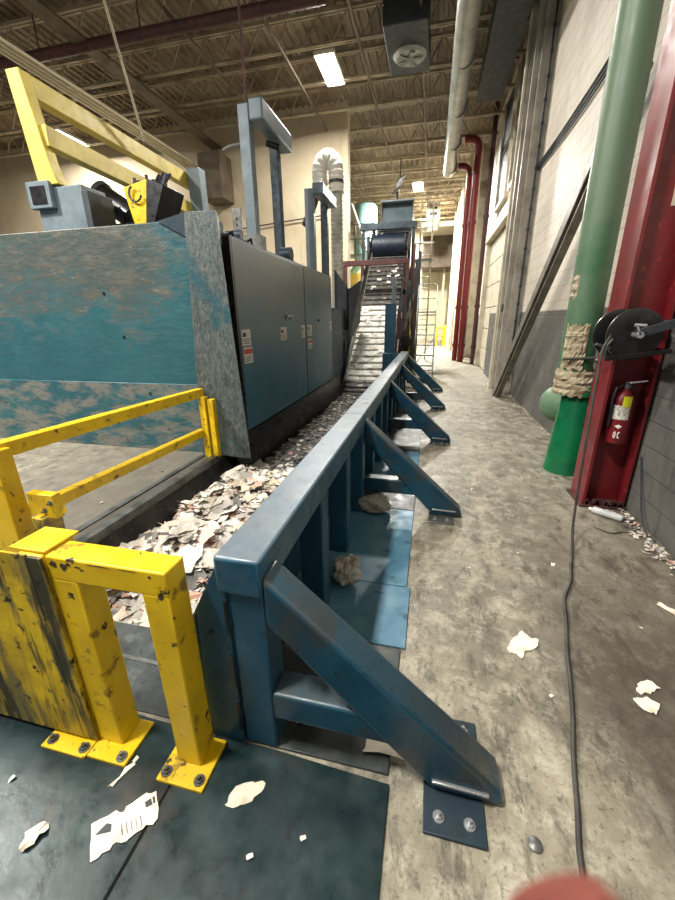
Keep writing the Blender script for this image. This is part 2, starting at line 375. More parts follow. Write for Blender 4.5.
# high dark windows above
for i, (y0, y1) in enumerate(((10.3, 11.9), (12.5, 14.1), (16.8, 18.4))):
    m = MB(); m.box(1.69, 1.745, y0, y1, 4.7, 7.3); w = struct(m.build('window_%d' % (i+1), 'darkgrey'))
    m = MB(); m.box(1.64, 1.75, y0-.06, y0, 4.6, 7.4); m.box(1.64, 1.75, y1, y1+.06, 4.6, 7.4); m.box(1.64, 1.75, y0, y1, 4.6, 4.7); m.box(1.64, 1.75, y0, y1, 7.3, 7.4); m.box(1.66, 1.74, y0, y1, 5.95, 6.0)
    m.build('window_frame', 'cream', w)

# ================================================================== DECK PLATES
def plate(name, x0, x1, y0, y1, mat, label, h=.012, z=0.001):
    m = MB(); m.box(x0, x1, y0, y1, z, z+h); return tag(m.build(name, mat, bevel=.003, at=((x0+x1)/2, (y0+y1)/2, 0)), label, 'floor plate', 'steel deck plates')
m = MB(); m.prism([(-.835, -1.5, .001), (-.048, -1.5, .001), (-.045, .915, .001), (-.52, .935, .001), (-.812, .93, .001)], (0, 0, .012))
tag(m.build('deck_plate', 'plate', bevel=.003, at=(-.4, 0, 0)), 'dark blue green steel deck plate right of the yellow post, cream scrap on it', 'floor plate', 'steel deck plates')
m = MB(); m.prism([(-4.2, -1.5, .001), (-.842, -1.5, .001), (-.819, .93, .001), (-4.2, 1.0, .001)], (0, 0, .012))
tag(m.build('deck_plate', 'plate', bevel=.003, at=(-2, 0, 0)), 'dark steel deck plate under the grimy yellow panel at lower left', 'floor plate', 'steel deck plates')
plate('deck_plate', -.75, -.052, .945, 1.52, 'greydeck', 'worn grey steel deck plate under the first blue brace')
plate('deck_plate', -.75, -.028, 1.53, 2.0, 'bluedeck', 'short blue deck plate with a stepped edge behind the first brace')
plate('deck_plate', -.75, -.05, 2.005, 3.02, 'bluedeck', 'long blue deck plate inside the guard rail before the second brace')
plate('deck_plate', -.75, -.05, 3.03, 3.5, 'greydeck', 'grey deck plate beneath the second blue brace')
plate('deck_plate', -.75, -.05, 3.51, 4.6, 'bluedeck', 'blue deck plate between the second and third braces')
plate('deck_plate', -.75, -.05, 4.61, 8.9, 'greydeck', 'long grey deck plate at the far end of the guard rail')
m = MB(); m.box(-2.45, -.80, .955, 1.37, .001, .006); tag(m.build('tail_cover_plate', 'greydeck'), 'grey cover plate at the tail of the conveyor behind the yellow gate', 'floor plate')
m = MB(); m.box(-1.55, -.84, 1.17, 1.19, .007, .009); tag(m.build('painted_line', 'steel'), 'thin white line across the grey cover plate behind the yellow gate', 'floor marking')

# ================================================================== BLUE GUARD RAIL
R = thing('guard_rail', (-.56, .93, 0), 'long blue steel guard rail with diagonal braces beside the conveyor', 'guard rail')
m = MB(); m.box(-.648, -.482, .925, 9.1, .735, .878); tb = m.build('top_beam', 'bluetop', R, bevel=.012)
for i, y in enumerate([2.93+2.0*k for k in range(4)]):
    m = MB(); m.box(-.6485, -.4815, y, y+.006, .734, .8795); m.build('weld_seam', 'blue', tb)
py = [.94]+[1.66+.62*k for k in range(12)]
for i, y in enumerate(py):
    m = MB(); m.box(-.615, -.485, y, y+.12, .0135, .737); m.build('post', 'blue', R, bevel=.008)
for i, y in enumerate((.93, 2.98, 5.05, 7.05, 8.9)):
    m = MB(); m.prism([(-.484, y, .815), (.325, y, .075), (.345, y, .015), (.10, y, .015), (-.484, y, .625)], (0, .13, 0))
    b = m.build('diagonal_brace', 'brace', R, bevel=.016, seg=3)
    m = MB(); m.box(-.49, -.03, y+.008, y+.122, .175, .30); m.build('strut', 'brace', R, bevel=.014, seg=3)
    m = MB(); m.bar((.10, y-.004, .068), (.29, y-.004, .062), .014, .012); m.build('weld_bead', 'zinc', b, bevel=.003)
    m = MB(); m.box(.075, .277, y-.125, y+.28, .0, .014); f = m.build('foot_plate', 'darkblue' if i == 0 else 'steel', R, bevel=.003)
    for (bx, by) in ((.125, -.075), (.225, -.075), (.125, .235), (.225, .235)):
        hexbolt((bx, y+by, .014), .013, .013).build('anchor_bolt', 'zinc', f)
# sheet skirt on the conveyor side, with slots down the post
m = MB(); m.prism([(-.65, .94, .83), (-.77, .94, .6), (-.77, .94, -.05), (-1.05, .94+.5, -.3), (-1.04, .94+.5, -.31), (-.76, .94, -.06), (-.76, .94, .6), (-.645, .94, .82)][:3]+[(-.76, .94, -.05), (-.76, .94, .6), (-.645, .94, .815)], (0, 8.1, 0))
m.build('sheet_skirt', 'blue', R)
m = MB(); m.prism([(-.622, .935, .825), (-.650, .935, .825), (-.745, .935, .645), (-.765, .935, .01), (-.622, .935, .01)], (0, .012, 0)); ep = m.build('end_plate', 'blue', R, bevel=.002)
for z0, z1 in ((.55, .70), (.30, .46), (.08, .22)):
    m = MB(); m.box(-.632, -.622, .930, .9345, z0, z1); m.build('slot', 'black', ep)
m = MB()
m.cyl((-.70, .93, .55), (-.70, .936, .55), .008, seg=10); m.build('bolt_hole', 'black', ep)

# ================================================================== YELLOW GATE FRAME
Y = thing('barrier_gate', (-.95, .85, 0), 'chipped yellow square tube gate frame bolted to the dark deck plate', 'barrier')
m = MB(); m.box(-1.185, -.735, .808, .905, .79, .882); tt = m.build('top_tube', 'yellow', Y, bevel=.006)
random.seed(3)
for cx, cz, w_, h_ in ((-1.155, .855, .035, .028), (-1.115, .85, .03, .034), (-1.095, .862, .018, .016), (-1.06, .856, .03, .008), (-1.045, .848, .018, .008), (-.79, .862, .012, .012), (-.98, .873, .10, .004), (-.87, .874, .07, .003)):
    P = [(cx+w_/2*math.cos(t*PI/5)*random.uniform(.6, 1.1), .8078, cz+h_/2*math.sin(t*PI/5)*random.uniform(.6, 1.1)) for t in range(10)]
    m = MB(); m.prism(P, (0, -.0008, 0)); m.build('chipped_patch', 'brownchip', tt)
m = MB(); m.box(-1.185, -1.08, .808, .905, .012, .795); m.build('post', 'yellow', Y, bevel=.006)
m = MB(); m.box(-.832, -.735, .808, .905, .012, .795); m.build('post', 'yellow', Y, bevel=.006)
m = MB(); m.box(-.875, -.688, .735, .915, .012, .026); f = m.build('base_plate', 'yellow', Y, bevel=.003)
for bx, by in ((-.85, .765), (-.715, .765)): hexbolt((bx, by, .026), .014, .012).build('anchor_bolt', 'steel', f)
m = MB(); m.box(-1.19, -1.02, .745, .915, .012, .026); f = m.build('base_plate', 'yellow', Y, bevel=.003)
hexbolt((-1.05, .77, .026), .014, .012).build('anchor_bolt', 'steel', f)
# adjoining solid panel on its own tube frame
Y = thing('steel_barrier', (-1.8, .85, 0), 'grimy yellow steel barrier panel with dark streaks left of the gate', 'barrier')
m = MB(); m.box(-2.6, -1.245, .792, .800, .04, .885); m.build('sheet', 'yellowdirty', Y)
m = MB(); m.box(-1.295, -1.195, .802, .93, .012, .880); m.build('end_post', 'yellow', Y, bevel=.006)
m = MB(); m.box(-2.6, -1.3, .802, .88, .05, .13); m.build('bottom_tube', 'yellow', Y, bevel=.006)
m = MB(); m.box(-1.245, -1.188, .793, .806, .04, .878); m.build('edge_strip', 'yellowdirty', Y, bevel=.002)
m = MB(); m.box(-1.34, -1.19, .815, .95, .882, .892); m.build('post_cap', 'yellow', Y, bevel=.003)
m = MB(); m.box(-1.40, -1.195, .735, .915, .012, .024); f = m.build('base_plate', 'yellow', Y, bevel=.003)
for bx in (-1.37, -1.22): hexbolt((bx, .765, .024), .014, .012).build('anchor_bolt', 'steel', f)

# ================================================================== YELLOW HANDRAIL
Y = thing('handrail', (-2.55, 1.75, 0), 'yellow two rail steel handrail running back to the teal wall', 'handrail')
m = MB(); m.bar((-2.6, 1.66, .85), (-2.645, 4.02, .79), .09, .10); m.build('top_rail', 'yellow', Y, bevel=.006)
m = MB(); m.bar((-2.6, 1.80, .375), (-2.67, 4.02, .30), .085, .085); m.build('mid_rail', 'yellow', Y, bevel=.006)
m = MB(); m.box(-2.63, -2.55, 3.93, 4.01, .0, .75); m.build('post', 'yellow', Y, bevel=.006)
m = MB(); m.box(-2.53, -2.46, 3.95, 4.03, .0, .72); m.build('post', 'yellow', Y, bevel=.006)
m = MB(); m.box(-2.72, -2.515, 1.60, 1.72, .0, .87); m.build('end_post', 'yellow', Y, bevel=.008)
m = MB(); m.bar((-2.34, 1.66, .0), (-2.30, 1.66, .46), .14, .08); m.build('stub_post', 'yellowdirty', Y, bevel=.006)
m = MB(); m.box(-2.40, -2.20, 1.64, 1.70, .44, .60); m.bar((-2.2, 1.68, .5), (-2.6, 1.85, .37), .05, .08); f = m.build('splice_plate', 'yellow', Y, bevel=.004)
for bz in (.49, .55): hexbolt((-2.27+bz-.5, 1.64, bz), .012, .01, (0, -1, 0)).build('bolt', 'steel', f)

# ================================================================== CONVEYOR
K = thing('apron_conveyor', (-1.65, 1.5, -.6), 'steel slat conveyor sunk in the floor and climbing steeply to the far hood', 'conveyor')
XL, XR = -2.22, -1.06
path = [(1.45+.0*i, -.33) for i in range(1)]
def belt_pt(s):
    # arc-length style path: flat then a curve, then a 39.7 degree climb
    L0 = 8.1; ang = math.atan(.83); rad = 1.6; La = ang*rad
    if s < L0: return 1.45+s, -.33, 0
    if s < L0+La:
        a = (s-L0)/rad; return 1.45+L0+rad*math.sin(a), -.33+rad*(1-math.cos(a)), a
    e = s-L0-La
    return 1.45+L0+rad*math.sin(ang)+e*math.cos(ang), -.33+rad*(1-math.cos(ang))+e*math.sin(ang), ang
def slats(s0, s1, mat, name):
    m = MB(); s = s0
    while s < s1:
        y0, z0, a = belt_pt(s); y1, z1, _ = belt_pt(s+.235)
        nx = Vector((0, -math.sin(a), math.cos(a)))
        prof = [(0, 0), (0, .05), (.02, .065), (.05, .04), (.24, .012), (.24, -.01), (0, -.01)]
        d = Vector((0, y1-y0, z1-z0)).normalized()
        m.prism([Vector((XL, y0, z0))+d*p+nx*q for p, q in prof], (XR-XL, 0, 0)); s += .25
    return m.build(name, mat, K)
slats(0, 9.0, 'belt', 'belt')
slats(9.0, 12.25, 'beltlitdust', 'lit_dusty_belt')
slats(12.25, 16.3, 'belt', 'upper_belt')
m = MB(); m.prism([(-2.5, 1.38, .0), (-2.22, 1.38, -.33), (-2.24, 1.38, -.34), (-2.52, 1.38, -.02)], (0, 2.7, 0)); m.build('sloped_skirt', 'skirt', K)
m = MB(); m.prism([(-2.33, 4.08, .16), (-2.2, 4.08, -.33), (-2.22, 4.08, -.34), (-2.35, 4.08, .15)], (0, 6.1, 0)); m.build('sloped_skirt', 'skirt', K)
m = MB(); m.prism([(-.78, 1.38, -.02), (-1.06, 1.38, -.33), (-1.04, 1.38, -.36), (-.775, 1.38, -.05)], (0, 8.6, 0)); m.build('sloped_skirt', 'skirt', K)
m = MB(); m.box(-2.56, -2.47, 1.38, 4.05, .0, .022); m.box(-2.475, -2.462, 1.38, 4.05, -.05, .03); m.build('pit_curb', 'steel', K, bevel=.004)
m = MB(); m.box(-2.72, -2.66, 1.9, 4.05, .0, .012); m.build('curb_flange', 'steel', K)
# incline side frames
def side(x, h, s0, s1, mat, name, t=.05, off=-.25):
    m = MB(); P = []
    ss = [s0+(s1-s0)*i/14 for i in range(15)]
    lo, hi = [], []
    for s in ss:
        y, z, a = belt_pt(s); n = Vector((0, -math.sin(a), math.cos(a))); p = Vector((x, y, z)); lo.append(p+n*off); hi.append(p+n*h)
    for i in range(14):
        m.prism([lo[i], lo[i+1], hi[i+1], hi[i]], (t, 0, 0))
    bmesh.ops.remove_doubles(m.bm, verts=m.bm.verts, dist=.0005)
    return m.build(name, mat, K)
side(-2.29, .22, 8.0, 16.2, 'skirt', 'side_frame')
side(-1.05, .12, 8.4, 16.2, 'skirt', 'side_frame')
side(-2.33, .30, 12.2, 16.4, 'steel', 'side_rail', .04, .12)
side(-.99, .30, 12.2, 16.4, 'steel', 'side_rail', .04, .12)
m = MB(); m.box(-1.10, -.84, 9.6, 9.72, 0, 1.93); m.build('side_plate', 'blue', K, bevel=.006)
m = MB(); m.box(-1.12, -.74, 9.45, 9.6, 0, .80); m.build('base_box', 'blue', K, bevel=.006)
m = MB(); m.box(-.97, -.88, 9.75, 9.85, 0, 2.5); m.build('post', 'grey', K, bevel=.004)
for j, (y, zt) in enumerate(((10.6, 1.0), (11.6, 1.8), (12.6, 2.6), (13.6, 3.4), (14.8, 4.3))):
    for x in (-.98, -2.40):
        m = MB(); m.box(x, x+.1, y, y+.1, 0, zt); m.build('support_leg', 'brown' if j % 2 else 'darkgrey', K)
for j in range(4):
    y = 10.6+j; m = MB(); m.bar((-.92, y+.05, .3), (-.92, y+1.0, 1.0+.75*j), .05, .05); m.build('diagonal_strut', 'brown', K)
# brown goal post frame, blue cross frame, roller hood, discharge hood
m = MB(); m.box(-2.86, -.80, 12.95, 13.1, 3.17, 3.32); m.build('cross_frame', 'brown', K, bevel=.006)
for x in (-2.86, -.90): m = MB(); m.box(x, x+.12, 12.96, 13.09, 1.9, 3.18); m.build('frame_post', 'brown', K, bevel=.006)
m = MB(); m.box(-2.66, -.70, 14.9, 15.1, 4.52, 4.72); m.build('cross_beam', 'darkblue', K, bevel=.006)
for x in (-2.6, -.86): m = MB(); m.box(x, x+.1, 14.95, 15.05, 3.4, 4.55); m.build('frame_post', 'darkblue', K, bevel=.006)
m = MB(); m.cyl((-2.18, 14.95, 4.0), (-1.08, 14.95, 4.0), .36, seg=28); m.build('head_roller', 'navy', K, smooth=True)
m = MB(); m.prism([(-2.0, 15.3, 4.5), (-.92, 15.3, 4.5), (-.90, 15.9, 5.5), (-2.02, 15.9, 5.5)], (0, .06, 0)); m.box(-2.02, -.90, 15.5, 16.0, 5.48, 5.53)
m.build('hood_back', 'grey', K)
for x in (-2.02, -.93):
    m = MB(); m.prism([(x, 15.3, 4.45), (x, 16.3, 4.45), (x, 16.3, 5.5), (x, 15.7, 5.5)], (.03, 0, 0)); m.build('hood_side', 'steel', K)
# flared chute plates at the left of the climb
m = MB(); m.prism([(-2.62, 10.8, 2.85), (-2.22, 10.8, 2.34), (-2.22, 10.8, 1.3), (-2.62, 10.8, 1.3)], (0, .03, 0)); m.build('chute_plate', 'darkgrey', K)
m = MB(); m.prism([(-2.24, 10.8, 2.34), (-2.02, 11.5, 2.62), (-2.1, 11.9, 1.5), (-2.24, 10.8, .9)], (-.03, 0, 0)); m.build('chute_plate', 'darkgrey', K)
# drive clutter right of the incline
D = thing('conveyor_drive', (-.62, 11.0, 0), 'dark motor and gearbox frame on the right side of the climbing conveyor', 'machine')
m = MB(); m.box(-.82, -.52, 10.9, 11.3, 0, .7); m.build('cabinet', 'darkgrey', D, bevel=.01)
m = MB(); m.cyl((-.66, 10.9, 1.0), (-.66, 11.4, 1.0), .15); m.build('motor', 'black', D, smooth=True)
m = MB(); m.box(-.80, -.74, 11.0, 11.06, .7, 3.0); m.build('post', 'brown', D)
m = MB(); m.box(-.60, -.55, 11.1, 11.15, .7, 2.3); m.build('post', 'yellowdirty', D)
m = MB(); m.bar((-.78, 11.0, .9), (-.55, 11.3, 2.2), .06, .06); m.build('brace', 'steel', D)
m = MB(); m.box(-.82, -.50, 11.0, 11.25, 2.2, 2.32); m.build('shelf', 'darkgrey', D)
m = MB(); m.tube([(-.52, 11.0, .2), (-.5, 11.0, 1.2), (-.56, 11.05, 2.0), (-.6, 11.1, 3.1)], .025, 8); m.build('hose', 'black', D, smooth=True)

random.seed(9)
for k in range(7):
    y = 11.6+k*.42; x = random.uniform(-.80, -.55)
    m = MB(); m.box(x, x+random.uniform(.06, .16), y, y+.12, 0, 2.2+.28*k); m.build('frame_post', random.choice(('brown', 'darkgrey', 'black', 'darkgrey')), D)
    m = MB(); m.tube([(x, y, .2), (x+.1, y-.05, 1.2), (x-.05, y, 2.0), (x+.05, y+.1, 2.6)], .02, 8); m.build('hose', 'black', D, smooth=True)
m = MB(); m.box(-.86, -.66, 11.35, 13.9, .3, 1.6); m.build('guard_panel', 'darkgrey', D)
m = MB(); m.prism([(-.84, 12.0, 1.6), (-.84, 14.6, 3.4), (-.84, 14.6, 2.6), (-.84, 12.6, 1.6)], (.12, 0, 0)); m.build('guard_panel', 'black', D)
# waste paper lying on the belt
def tint(m, f, c):
    c = tuple(v*.84 for v in c[:3])+(1,)
    if m.lay is None: m.lay = m.bm.loops.layers.float_color.new('tint')
    for l in f.loops: l[m.lay] = c
PAL = [lin(c) for c in ((232, 226, 214), (216, 208, 196), (238, 234, 226), (200, 194, 184), (222, 198, 180), (178, 172, 164), (206, 160, 140), (120, 118, 114), (226, 220, 208), (206, 196, 172), (84, 82, 78))]
def crumple(m, c, w, l, rz, tilt, fold, col, n=3):
    """one torn creased sheet: an irregular grid of facets"""
    R_ = Matrix.Rotation(rz, 3, 'Z') @ Matrix.Rotation(tilt, 3, 'X') @ Matrix.Rotation(random.uniform(-.4, .4), 3, 'Y')
    g = []
    for i in range(n+1):
        row = []
        for j in range(n+1):
            e = .22 if i in (0, n) or j in (0, n) else .08
            p = Vector(((i/n-.5+random.uniform(-e, e)/n)*w, (j/n-.5+random.uniform(-e, e)/n)*l, random.uniform(-1, 1)*fold))
            row.append(m.bm.verts.new(R_ @ p+Vector(c)))
        g.append(row)
    for i in range(n):
        for j in range(n):
            if n > 2 and (i in (0, n-1) and j in (0, n-1)) and random.random() < .35: continue
            f = m.bm.faces.new((g[i][j], g[i+1][j], g[i+1][j+1], g[i][j+1])); tint(m, f, col)
m = MB()
NX, NY = 22, 46
def pile_h(x, y):
    e = min(1, (y-1.40)/.5)*min(1, max(0, (4.35-y)/.6)); ex = min(1, (x+2.42)/.25)
    return -.34+.16*max(0, e)*max(0, min(1, ex))+.03*math.sin(x*9+y*5)+.03*math.sin(y*13-x*4)
g = [[m.bm.verts.new((-2.36+i*1.5/NX, 1.42+j*2.9/NY, pile_h(-2.36+i*1.5/NX, 1.42+j*2.9/NY)+random.uniform(-.02, .02))) for j in range(NY+1)] for i in range(NX+1)]
for i in range(NX):
    for j in range(NY):
        f = m.bm.faces.new((g[i][j], g[i+1][j], g[i+1][j+1], g[i][j+1])); tint(m, f, random.choice(PAL[3:]))
for k in range(4200):
    x = random.uniform(-2.3, -.9); y = 1.42+2.85*random.random()
    big = random.random() < .2
    w = random.uniform(.08, .2) if big else random.uniform(.018, .06)
    crumple(m, (x, y, pile_h(x, y)+random.uniform(.0, .09)), w, w*random.uniform(.5, 1.9), random.uniform(0, 6.3), random.uniform(-.4, .4), w*.12, random.choice(PAL if not big else PAL[:10]), 3 if big else 2)
o = m.build('paper_pile', 'paper', at=(-1.6, 2.8, -.3)); tag(o, 'heap of torn newspaper and mixed waste paper lying on the sunken belt', 'waste paper', kind='stuff')
m = MB()
for k in range(420):
    x = random.uniform(-2.2, -1.08); s = random.uniform(2.7, 8.6); y, z, a = belt_pt(s)
    w = random.uniform(.02, .07); crumple(m, (x, y, z+.05), w, w*1.4, random.uniform(0, 6.3), 0, w*.1, random.choice(PAL[:9] if random.random() < .35 else PAL[7:]), 1 if w < .05 else 2)
NX, NY = 14, 60
g = [[m.bm.verts.new((-2.2+i*1.14/NX, 4.15+j*4.6/NY, -.275+random.uniform(-.022, .022)-(.05 if i in (0, NX) or j in (0, NY) else 0))) for j in range(NY+1)] for i in range(NX+1)]
for i in range(NX):
    for j in range(NY):
        f = m.bm.faces.new((g[i][j], g[i+1][j], g[i+1][j+1], g[i][j+1])); q = random.choice(((104, 102, 98), (84, 82, 78), (124, 120, 114), (96, 94, 90), (74, 72, 70))); tint(m, f, lin(q))
for k in range(700):
    x = random.uniform(-2.15, -1.08); y = random.uniform(4.2, 8.7); w = random.uniform(.02, .07)
    crumple(m, (x, y, -.25), w, w*1.4, random.uniform(0, 6.3), random.uniform(-.3, .3), w*.1, random.choice(PAL[:9] if random.random() < .25 else PAL[7:8]+PAL[5:6]+PAL[10:]), 1 if w < .05 else 2)
o = m.build('paper_crumbs', 'paper', at=(-1.6, 6, -.3)); tag(o, 'small paper crumbs scattered over the level belt beside the machine', 'waste paper', kind='stuff')
random.seed(21)
for k in range(34):
    s = 8.3+7.6*random.random(); x = random.uniform(-2.12, -1.15); y, z, a = belt_pt(s)
    w = random.uniform(.08, .2); m = MB(); crumple(m, (0, 0, 0), w, w*random.uniform(.4, .8), random.uniform(-.3, .3), 0, w*.08, random.choice(PAL[:5]), 2)
    o = m.build('paper_scrap', 'paper', at=(0, 0, 0)); o.location = (x, y-math.sin(a)*.05, z+.05*math.cos(a)+.01); o.rotation_euler = (a, 0, random.uniform(-.2, .2))
    tag(o, 'pale paper scrap stuck to the climbing part of the slat belt', 'paper scrap', 'paper scraps on the climbing belt')

# ================================================================== BALER
B = thing('baler', (-4, 6.5, 0), 'huge teal steel machine housing with hinged side doors and scraped push wall', 'machine')
m = MB(); m.box(-14, -2.62, 4.12, 4.6, .0, 2.62); m.build('push_wall', 'teal', B, bevel=.01)
m = MB(); m.box(-14, -2.62, 4.085, 4.12, .0, .87); m.build('wear_plate', 'teal', B, bevel=.006)
m = MB(); m.box(-9.5, -2.36, 4.6, 9.15, .16, 2.46); m.build('body', 'darkblue', B)
m = MB(); m.poly([(-2.60, 4.07, 2.68), (-2.19, 4.0, 2.66), (-2.37, 4.38, 2.66), (-2.60, 4.38, 2.68), (-2.75, 4.05, 0), (-2.03, 3.97, 0), (-2.37, 4.38, 0), (-2.75, 4.38, 0)],
       [(0, 1, 2, 3), (7, 6, 5, 4), (0, 4, 5, 1), (1, 5, 6, 2), (2, 6, 7, 3), (3, 7, 4, 0)]); m.build('corner_column', 'column', B, bevel=.01)
m = MB(); m.prism([(-2.95, 4.10, 2.62), (-2.62, 4.10, 2.68), (-2.62, 4.10, 2.45)], (0, .2, 0)); m.build('gusset', 'darkblue', B)
d1 = MB().box(-2.36, -2.30, 4.46, 7.12, .2, 2.49).build('side_door', 'door', B, bevel=.008)
d2 = MB().box(-2.36, -2.30, 7.17, 9.15, .2, 2.50).build('side_door', 'door', B, bevel=.008)
m = MB(); m.box(-2.37, -2.31, 7.12, 7.17, .2, 2.48); m.build('door_gap', 'black', B)
m = MB(); m.box(-2.37, -2.28, 4.40, 4.46, .15, 2.5); m.build('door_gap', 'black', B)
m = MB(); m.box(-2.299, -2.26, 6.10, 6.35, 1.64, 1.67); m.box(-2.299, -2.27, 6.10, 6.13, 1.60, 1.67); m.box(-2.299, -2.27, 6.32, 6.35, 1.60, 1.67); m.build('door_handle', 'zinc', d1, bevel=.003)
m = MB(); m.box(-2.299, -2.27, 7.95, 8.08, 1.56, 1.60); m.build('door_handle', 'black', d2, bevel=.003)
def sticker(y0, y1, z0, z1, par, red):
    m = MB(); m.box(-2.299, -2.2965, y0, y1, z0, z1); s_ = m.build('warning_label', 'label', par)
    h = z1-z0
    if red: m = MB(); m.box(-2.2965, -2.295, y0+.01, y1-.01, z1-h*.42, z1-h*.12); m.build('red_print', 'redlabel', s_)
    m = MB()
    for k in range(3): m.box(-2.2965, -2.295, y0+.02, y1-.03-.02*(k % 2), z0+h*(.12+.12*k), z0+h*(.16+.12*k))
    m.box(-2.2965, -2.295, y0+.03, y0+.03+(y1-y0)*.35, z0+h*.55, z0+h*.8) if not red else None
    m.build('black_print', 'darkgrey', s_)
sticker(4.53, 4.78, 1.29, 1.49, d1, False); sticker(4.55, 4.80, 1.07, 1.27, d1, True)
sticker(5.85, 6.12, 1.29, 1.49, d1, False); sticker(6.88, 7.08, 1.28, 1.50, d1, False)
sticker(7.25, 7.52, 1.30, 1.50, d2, False); sticker(7.25, 7.52, 1.06, 1.24, d2, True); sticker(8.95, 9.1, 1.35, 1.55, d2, False)
m = MB(); m.box(-2.36, -2.31, 4.5, 9.15, 2.46, 2.52); m.build('top_edge', 'grey', B, bevel=.004)
m = MB()
for a, b in ((-3.84, 2.02), (-3.54, 1.72), (-3.65, 1.06)): m.cyl((a, 4.117, b), (a, 4.125, b), .022, seg=12)
m = MB()
for a, b, y in ((-3.83, 1.92, 4.1195), (-3.66, 1.42, 4.1195), (-3.40, .74, 4.0845)): m.cyl((a, y-.002, b), (a, y, b), .022, seg=12)
m.build('bolt_hole', 'black', B)
# lower dark housing past the doors
m = MB(); m.box(-6, -2.34, 9.2, 12.1, .1, 1.86); m.build('rear_housing', 'darkblue', B, bevel=.01)

# machinery standing on the roof of the baler
G = thing('grey_gantry', (-3.15, 7, 2.46), 'tall grey goal post frame on top of the teal machine', 'frame')
m = MB(); m.box(-3.25, -3.06, 6.95, 7.12, 2.46, 4.86); m.build('post', 'grey', G, bevel=.012)
m = MB(); m.box(-3.20, -3.03, 8.1, 8.27, 2.46, 4.70); m.build('post', 'darkblue', G, bevel=.012)
m = MB(); m.box(-3.06, -2.82, 6.95, 8.35, 4.62, 4.92); m.build('top_beam', 'grey', G, bevel=.03)
m = MB(); m.box(-3.28, -2.98, 6.9, 7.16, 2.5, 3.0); m.build('sleeve', 'steel', G, bevel=.006)
m = MB(); m.tube([(-3.25, 7.0, 4.35), (-3.4, 6.9, 4.30), (-3.5, 6.85, 4.24)], .02, 8); m.build('bracket', 'zinc', G)
m = MB(); m.cyl((-3.05, 7.6, 4.55), (-2.85, 7.7, 4.5), .05); m.build('clamp', 'black', G)
G = thing('grey_gantry', (-2.65, 9.3, 2.46), 'shorter grey frame on the machine beside the ribbed hose', 'frame')
m = MB(); m.box(-2.82, -2.62, 9.0, 9.15, 1.86, 4.22); m.build('post', 'grey', G, bevel=.01)
m = MB(); m.box(-2.72, -2.56, 9.9, 10.05, 1.86, 4.22); m.build('post', 'darkblue', G, bevel=.01)
m = MB(); m.box(-2.64, -2.40, 9.0, 10.2, 4.10, 4.32); m.build('top_beam', 'grey', G, bevel=.02)
m = MB(); m.box(-5.2, -4.92, 8.45, 8.7, 2.46, 4.62); tag(m.build('grey_post', 'grey', bevel=.01, at=(-5.06, 8.57, 2.46)), 'single grey square post standing behind the corner column of the machine', 'post')
G = thing('yellow_gantry', (-5.25, 6.5, 2.46), 'large pale yellow two beam gantry above the left of the machine', 'gantry')
m = MB(); m.prism([(-5.42, 4.95, 4.62), (-5.22, 4.95, 4.62), (-5.06, 4.95, 3.62), (-4.98, 4.95, 3.36), (-5.30, 4.95, 3.36)], (0, .16, 0)); m.build('post', 'yellowsoft', G, bevel=.01)
m = MB(); m.bar((-5.3, 4.98, 4.50), (-5.3, 8.9, 4.42), .16, .24); m.build('top_beam', 'yellowsoft', G, bevel=.01)
m = MB(); m.bar((-5.12, 5.0, 3.92), (-5.25, 8.9, 3.86), .16, .24); m.build('lower_beam', 'yellowsoft', G, bevel=.01)
m = MB(); m.box(-5.36, -5.2, 8.75, 8.92, 2.46, 4.5); m.build('post', 'yellowsoft', G, bevel=.01)
G = thing('socket_housing', (-5.0, 5.1, 2.6), 'grey steel box with an open square socket under the yellow post', 'housing')
m = MB(); m.box(-5.43, -4.66, 4.98, 5.4, 2.55, 3.34); m.build('box', 'grey', G, bevel=.01)
m = MB(); m.box(-5.48, -5.10, 4.90, 4.975, 3.08, 3.40); f = m.build('socket', 'grey', G, bevel=.01)
m = MB(); m.box(-5.41, -5.17, 4.89, 4.898, 3.13, 3.34); m.build('opening', 'black', f)
m = MB(); m.box(-4.66, -4.56, 4.96, 5.4, 2.55, 3.26); m.build('side_plate', 'darkgrey', G, bevel=.008)
G = thing('hydraulic_motor', (-4.6, 5.5, 2.6), 'black motor on top of the machine between grey box and yellow bucket', 'motor')
m = MB(); m.cyl((-4.98, 5.7, 3.42), (-4.50, 5.7, 3.08), .16, .18); m.build('barrel', 'black', G, smooth=True)
m = MB(); m.cyl((-5.02, 5.7, 3.45), (-4.96, 5.7, 3.405), .18); m.build('end_cap', 'darkgrey', G, smooth=True)
m = MB(); m.box(-4.8, -4.42, 5.58, 5.82, 2.5, 3.0); m.build('mount', 'darkgrey', G)
G = thing('yellow_bucket', (-4.1, 5.6, 2.5), 'bright yellow steel bucket with a dark side and a ring on top of the machine', 'bucket')
m = MB(); m.prism([(-4.44, 5.5, 3.42), (-4.02, 5.5, 3.50), (-4.12, 5.5, 2.98), (-4.30, 5.5, 2.78)], (0, .5, 0)); m.build('shell', 'yellow', G, bevel=.01)
m = MB(); m.prism([(-4.02, 5.48, 3.50), (-3.76, 5.48, 3.40), (-4.0, 5.48, 2.90), (-4.14, 5.48, 2.90)], (0, .5, 0)); m.build('dark_side', 'black', G, bevel=.01)
m = MB(); m.tube([(-4.22+.1*math.cos(t*.5), 5.46, 3.32+.1*math.sin(t*.5)) for t in range(4, 13)], .014, 8); m.build('ring', 'darkgrey', G, smooth=True)
m = MB()
random.seed(4)
for k in range(26): a = random.uniform(-4.35, -3.8); m.bar((a, 5.6, 3.42), (a+random.uniform(-.1, .1), 5.7, 3.55+random.uniform(-.05, .06)), .04, .03)
